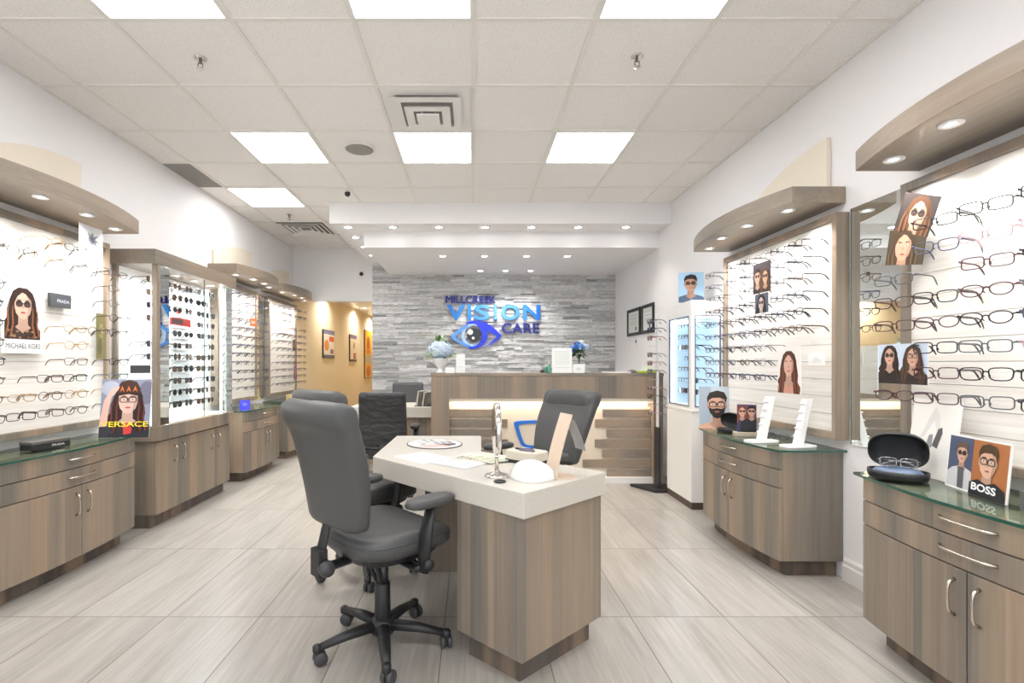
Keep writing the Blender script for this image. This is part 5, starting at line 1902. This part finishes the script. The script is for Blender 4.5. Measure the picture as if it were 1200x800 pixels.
t = thing('flower_vase', 'white footed urn of pale blue hydrangea on the reception counter', 'flower arrangement', (rxp(516), 5.40, CZ))
MB().lathe([(0.045, 0), (0.048, 0.008), (0.03, 0.02), (0.022, 0.04), (0.03, 0.055), (0.06, 0.09), (0.075, 0.125), (0.085, 0.15), (0.088, 0.155), (0.078, 0.152), (0.06, 0.10)], 28).build('urn', WSTAND, t)
PET = [mat('petal_pale', rgb(216, 228, 240), 0.6), mat('petal_blue', rgb(178, 204, 230), 0.6), mat('petal_white', rgb(238, 242, 240), 0.6), mat('petal_deep', rgb(70, 128, 212), 0.6)]
LEAF = [mat('leaf_green', rgb(96, 128, 70), 0.5), mat('leaf_pale', rgb(206, 220, 182), 0.5)]
def florets(mb, c, rx, ry, rz_, n, size, mis):
    for _ in range(n):
        a, b = random.uniform(0, 2 * PI), random.uniform(-0.5, 1.5)
        d = Vector((math.cos(a) * math.cos(b), math.sin(a) * math.cos(b), math.sin(b)))
        p = Vector((c[0] + rx * d.x, c[1] + ry * d.y, c[2] + rz_ * d.z))
        q = d.to_track_quat('Z', 'Y').to_matrix().to_4x4()
        M = Matrix.Translation(p) @ q @ Matrix.Rotation(random.uniform(0, PI), 4, 'Z')
        k = random.choice(mis)
        for j in range(4):
            aj = PI / 2 * j
            e1 = (size * math.cos(aj - 0.5), size * math.sin(aj - 0.5), size * 0.25)
            e2 = (size * 1.2 * math.cos(aj), size * 1.2 * math.sin(aj), size * 0.4)
            e3 = (size * math.cos(aj + 0.5), size * math.sin(aj + 0.5), size * 0.25)
            mb.poly([(0, 0, 0), e1, e2, e3], k, M)
def leaves(mb, c, n, rad, size, mis, up=(0.1, 0.9)):
    for _ in range(n):
        a, b = random.uniform(0, 2 * PI), random.uniform(*up)
        d = Vector((math.cos(a) * math.cos(b), math.sin(a) * math.cos(b), math.sin(b)))
        M = Matrix.Translation(Vector(c) + d * rad) @ d.to_track_quat('X', 'Z').to_matrix().to_4x4()
        s = size * random.uniform(0.7, 1.2)
        k = random.choice(mis)
        mb.poly([(0, 0, 0), (s * 0.4, s * 0.28, s * 0.1), (s, 0, -s * 0.1), (s * 0.4, -s * 0.28, s * 0.1)], k, M)
mb = MB()
mb.ball((0, 0, 0.235), 0.125, 0.11, 0.09, mi=1)
florets(mb, (0, 0, 0.235), 0.135, 0.12, 0.10, 420, 0.015, [0, 0, 0, 1, 2])
mb.build('hydrangea_bloom', PET, t, recalc=False)
mb = MB()
leaves(mb, (0, 0.02, 0.21), 70, 0.105, 0.07, [0, 1, 1, 1], (-0.4, 0.35))
leaves(mb, (-0.01, 0, 0.28), 30, 0.06, 0.075, [1, 0, 1], (0.6, 1.3))
for k in range(5):
    mb.tube([(0, 0, 0.12), (0.03 * math.cos(k * 1.3), 0.03 * math.sin(k * 1.3), 0.2)], 0.004, 5, 0)
mb.build('foliage', LEAF, t, recalc=False)
t = thing('potted_flowers', 'white square pot of blue flowers on the reception counter', 'potted plant', (rxp(678.5), 5.40, CZ))
mb = MB(); mb.loft([[(sx * r_, sy * r_, z) for sx, sy in ((1, 1), (-1, 1), (-1, -1), (1, -1))] for z, r_ in ((0, 0.052), (0.096, 0.056), (0.096, 0.048), (0.08, 0.047))], smooth=False)
mb.build('pot', WSTAND, t, 0.002)
mb = MB()
mb.tube([(0, 0, 0.08), (0, 0.005, 0.2)], 0.006, 6, 0)
leaves(mb, (0, 0, 0.20), 60, 0.03, 0.07, [0, 0, 1], (-0.5, 0.9))
mb.tube([(0, 0, 0.1), (0.02, 0, 0.25)], 0.004, 5, 0)
mb.build('foliage', [mat('leaf_dark', rgb(60, 98, 62), 0.5), LEAF[0]], t, recalc=False)
mb = MB()
for (x, y, z, k) in ((-0.075, 0, 0.25, 3), (-0.02, 0.0, 0.29, 3), (0.075, 0, 0.27, 1), (0.01, -0.03, 0.27, 3), (0.03, 0.03, 0.31, 2), (-0.04, 0.03, 0.27, 2)):
    mb.ball((x, y, z), 0.03, 0.03, 0.028, 10, 6, k)
    florets(mb, (x, y, z), 0.036, 0.036, 0.033, 60, 0.012, [k, k, 2 if k != 3 else 1])
mb.build('blue_bloom', PET, t, recalc=False)
def rcard(name, label, x0, x1, ytop, layers_c, y=5.42, cat='card', texts=()):
    w_ = (x1 - x0) * y / F
    h_ = (436.5 - ytop) * y / F
    card(name, label, cat, w_, h_, [(rect(-w_ / 2, w_ / 2, 0, h_), (246, 246, 243))] + layers_c(w_, h_), (rxp((x0 + x1) / 2, y), y, CZ), 0, texts, lean=R(-4), foot=0.04)
rcard('white_card', 'tall narrow white card beside the hydrangea urn', 534.5, 545, 415, lambda w_, h_: [(rect(-w_ * .35, w_ * .35, h_ * .3, h_ * .34), (226, 224, 222))])
rcard('white_card', 'low white card between the hydrangea urn and taller card', 522, 532.5, 430, lambda w_, h_: [(rect(-w_ * .3, w_ * .3, h_ * .4, h_ * .5), (220, 218, 216))], 5.262)
rcard('notice_sheet', 'large white notice sheet standing on counter before blue flowers', 647, 670.5, 407, lambda w_, h_: [(rect(-w_ * .38, w_ * .38, h_ * q, h_ * (q + 0.02)), (204, 222, 196) if i % 2 else (214, 216, 214)) for i, q in enumerate((0.85, 0.78, 0.71, 0.64, 0.57, 0.5, 0.43, 0.36, 0.2))], 5.30)
rcard('white_card', 'small white card in front of blue potted flowers', 671.5, 684.5, 427, lambda w_, h_: [(ell(0, h_ * .5, w_ * .2, h_ * .2), (222, 224, 222))], 5.285)
def bottle(px_, col, h, label):
    t = thing('small_bottle', label, 'bottle', (rxp(px_, 5.36), 5.36, CZ))
    MB().lathe([(0.014, 0), (0.0155, 0.004), (0.0155, h * 0.62), (0.008, h * 0.74), (0.008, h * 0.8)], 16).build('body', mat('bottle_%s' % col[0], rgb(*col[1]), 0.25), t)
    MB().lathe([(0.009, h * 0.78), (0.009, h), (0.003, h)], 14).build('cap', mat('bottle_cap', rgb(226, 226, 222), 0.4), t)
bottle(643.5, ('green', (92, 170, 140)), 0.115, 'small green bottle beside the large notice sheet')
bottle(640.0, ('teal', (70, 140, 120)), 0.085, 'shorter teal bottle next to the green one')
mb = MB(); mb.ball((0, 0, 0.016), 0.026, 0.02, 0.016, 12, 8); mb.box(-0.012, 0.012, -0.01, 0.01, 0.02, 0.034)
tag(mb.build('tape_dispenser', mat('dispenser_dark', rgb(70, 64, 64), 0.4), None, 0.001, (rxp(635.5, 5.36), 5.36, CZ)), 'tiny dark desk gadget beside the teal bottle', 'desk gadget')
paper('paper_sheet', 'white papers lying at the counter end near the white tower', (rxp(722, 5.42), 5.42, CZ), R(3), 0.24, 0.22, [(240, 239, 236), (214, 212, 210)], 0.014)
mb = MB(); mb.loft([[(x, y, z) for x, y in superellipse(0, 0, 0.05 * s, 0.045 * s, 20, 2.2)] for z, s in ((0, 1), (0.018, 0.9), (0.032, 0.55), (0.037, 0.2))])
tag(mb.build('computer_mouse', mat('mouse_grey', rgb(120, 114, 112), 0.45), None, 0, (rxp(740, 5.40), 5.38, CZ)), 'rounded grey object on the counter beside the lime folder', 'mouse')
mb = MB(); mb.box(-0.11, 0.07, -0.10, 0.10, 0, 0.016); mb.box(-0.108, 0.068, -0.098, 0.10, 0.016, 0.020)
tag(mb.build('lime_folder', flat(192, 214, 40), None, 0.002, (rxp(763.5, 5.40) - 0.03, 5.40, CZ), R(0)), 'lime green folder at the end of reception counter', 'folder')
mb = MB(); mb.box(-0.05, 0.05, -0.04, 0.04, 0, 0.05); mb.box(-0.052, 0.052, -0.042, 0.042, 0.05, 0.058)
tag(mb.build('white_box', WSTAND, None, 0.003, (rxp(763.5, 5.40) - 0.03, 5.43, CZ + 0.0203)), 'small white lidded box resting on the lime folder', 'box')

# ------------------------------------------------------------------ pictures on walls
def framed(y0, y1, z0, z1, label):
    yc = (y0 + y1) / 2
    t = thing('framed_certificate', label, 'picture frame', (WR - 0.0005, yc, z0), R(-90))
    w_, h_ = (y1 - y0), (z1 - z0)
    mb = MB()
    f = 0.04
    mb.box(-w_ / 2, -w_ / 2 + f, -0.02, 0, 0, h_); mb.box(w_ / 2 - f, w_ / 2, -0.02, 0, 0, h_)
    mb.box(-w_ / 2 + f, w_ / 2 - f, -0.02, 0, 0, f); mb.box(-w_ / 2 + f, w_ / 2 - f, -0.02, 0, h_ - f, h_)
    mb.build('frame', BLACKM, t, 0.002)
    mb = MB()
    mb.box(-w_ / 2 + f, w_ / 2 - f, -0.008, -0.002, f, h_ - f, 0)
    for q in (0.75, 0.62, 0.5, 0.42):
        mb.poly([(-w_ * 0.25, -0.0085, h_ * q), (w_ * 0.25, -0.0085, h_ * q), (w_ * 0.25, -0.0085, h_ * (q + 0.02)), (-w_ * 0.25, -0.0085, h_ * (q + 0.02))], 1)
    mb.poly([(x, -0.0085, z) for x, z in ell(w_ * 0.16, h_ * 0.25, 0.03, 0.03, 14)], 2)
    mb.build('certificate', [flat(222, 226, 220), flat(170, 176, 172), flat(70, 80, 90)], t, recalc=False)


framed(6.46, 6.99, 1.61, 1.965, 'black framed certificate on the side wall, nearer the stone wall')
framed(5.98, 6.40, 1.61, 1.965, 'black framed certificate on the side wall, nearer the white tower')
mb = MB(); mb.box(-0.06, 0.06, -0.01, 0, 0, 0.12, 0); mb.box(-0.012, 0.012, -0.018, -0.01, 0.045, 0.085, 1)
tag(mb.build('switch_plate', [WHITE, flat(60, 60, 62)], None, 0.002, (WR - 0.0005, 6.62, 1.465), R(-90)), 'white switch plate on side wall under the certificates', 'switch')
def wposter(y0, y1, z0, z1, layers, label):
    card('wall_poster', label, 'poster', y1 - y0, z1 - z0, layers(y1 - y0, z1 - z0), (WL + 0.012, (y0 + y1) / 2, z0), FL, th=0.022, edge=(58, 56, 60))
wposter(9.15, 9.90, 1.34, 1.86, lambda a, b: [(rect(-a / 2 + .03, a / 2 - .01, .01, b - .01), (232, 226, 216)), (rect(-a / 2 + .03, a / 2 - .01, b - .08, b - .01), (116, 122, 160)), (rect(0.0, a / 2 - .05, b * .6, b * .78), (226, 92, 52)), (ell(-a * .22, b * .45, a * .2, b * .2), (226, 140, 66)), (rect(-a / 2 + .03, a / 2 - .01, .01, .06), (86, 90, 120)), (rect(a * .1, a * .4, b * .16, b * .32), (150, 110, 110))], 'poster with an orange square on the ochre corridor wall')
wposter(11.15, 11.80, 1.28, 1.88, lambda a, b: [(rect(-a / 2 + .03, a / 2 - .01, .01, b - .01), (226, 206, 180)), (rect(-a / 2 + .03, a / 2 - .01, b - .09, b - .01), (118, 104, 132)), (ell(a * .1, b * .6, a * .12, b * .14), (150, 128, 110)), (rect(0, a * .35, b * .1, b * .32), (160, 96, 84)), (rect(-a / 2 + .03, a / 2 - .01, .01, .05), (86, 76, 80))], 'second poster on the ochre corridor wall, pale with purple top band')
wposter(12.7, 13.55, 0.86, 2.08, lambda a, b: [(rect(-a / 2 + .03, a / 2 - .01, .01, b - .01), (240, 178, 40)), (ell(0, b * .72, a * .22, b * .16), (176, 86, 34)), (rect(-a * .3, a * .35, b * .3, b * .48), (170, 178, 170)), (ell(0, b * .14, a * .3, b * .12), (196, 110, 60)), (ell(0, b * .56, a * .3, b * .07), (214, 120, 40))], 'tall golden yellow poster deep in the corridor')
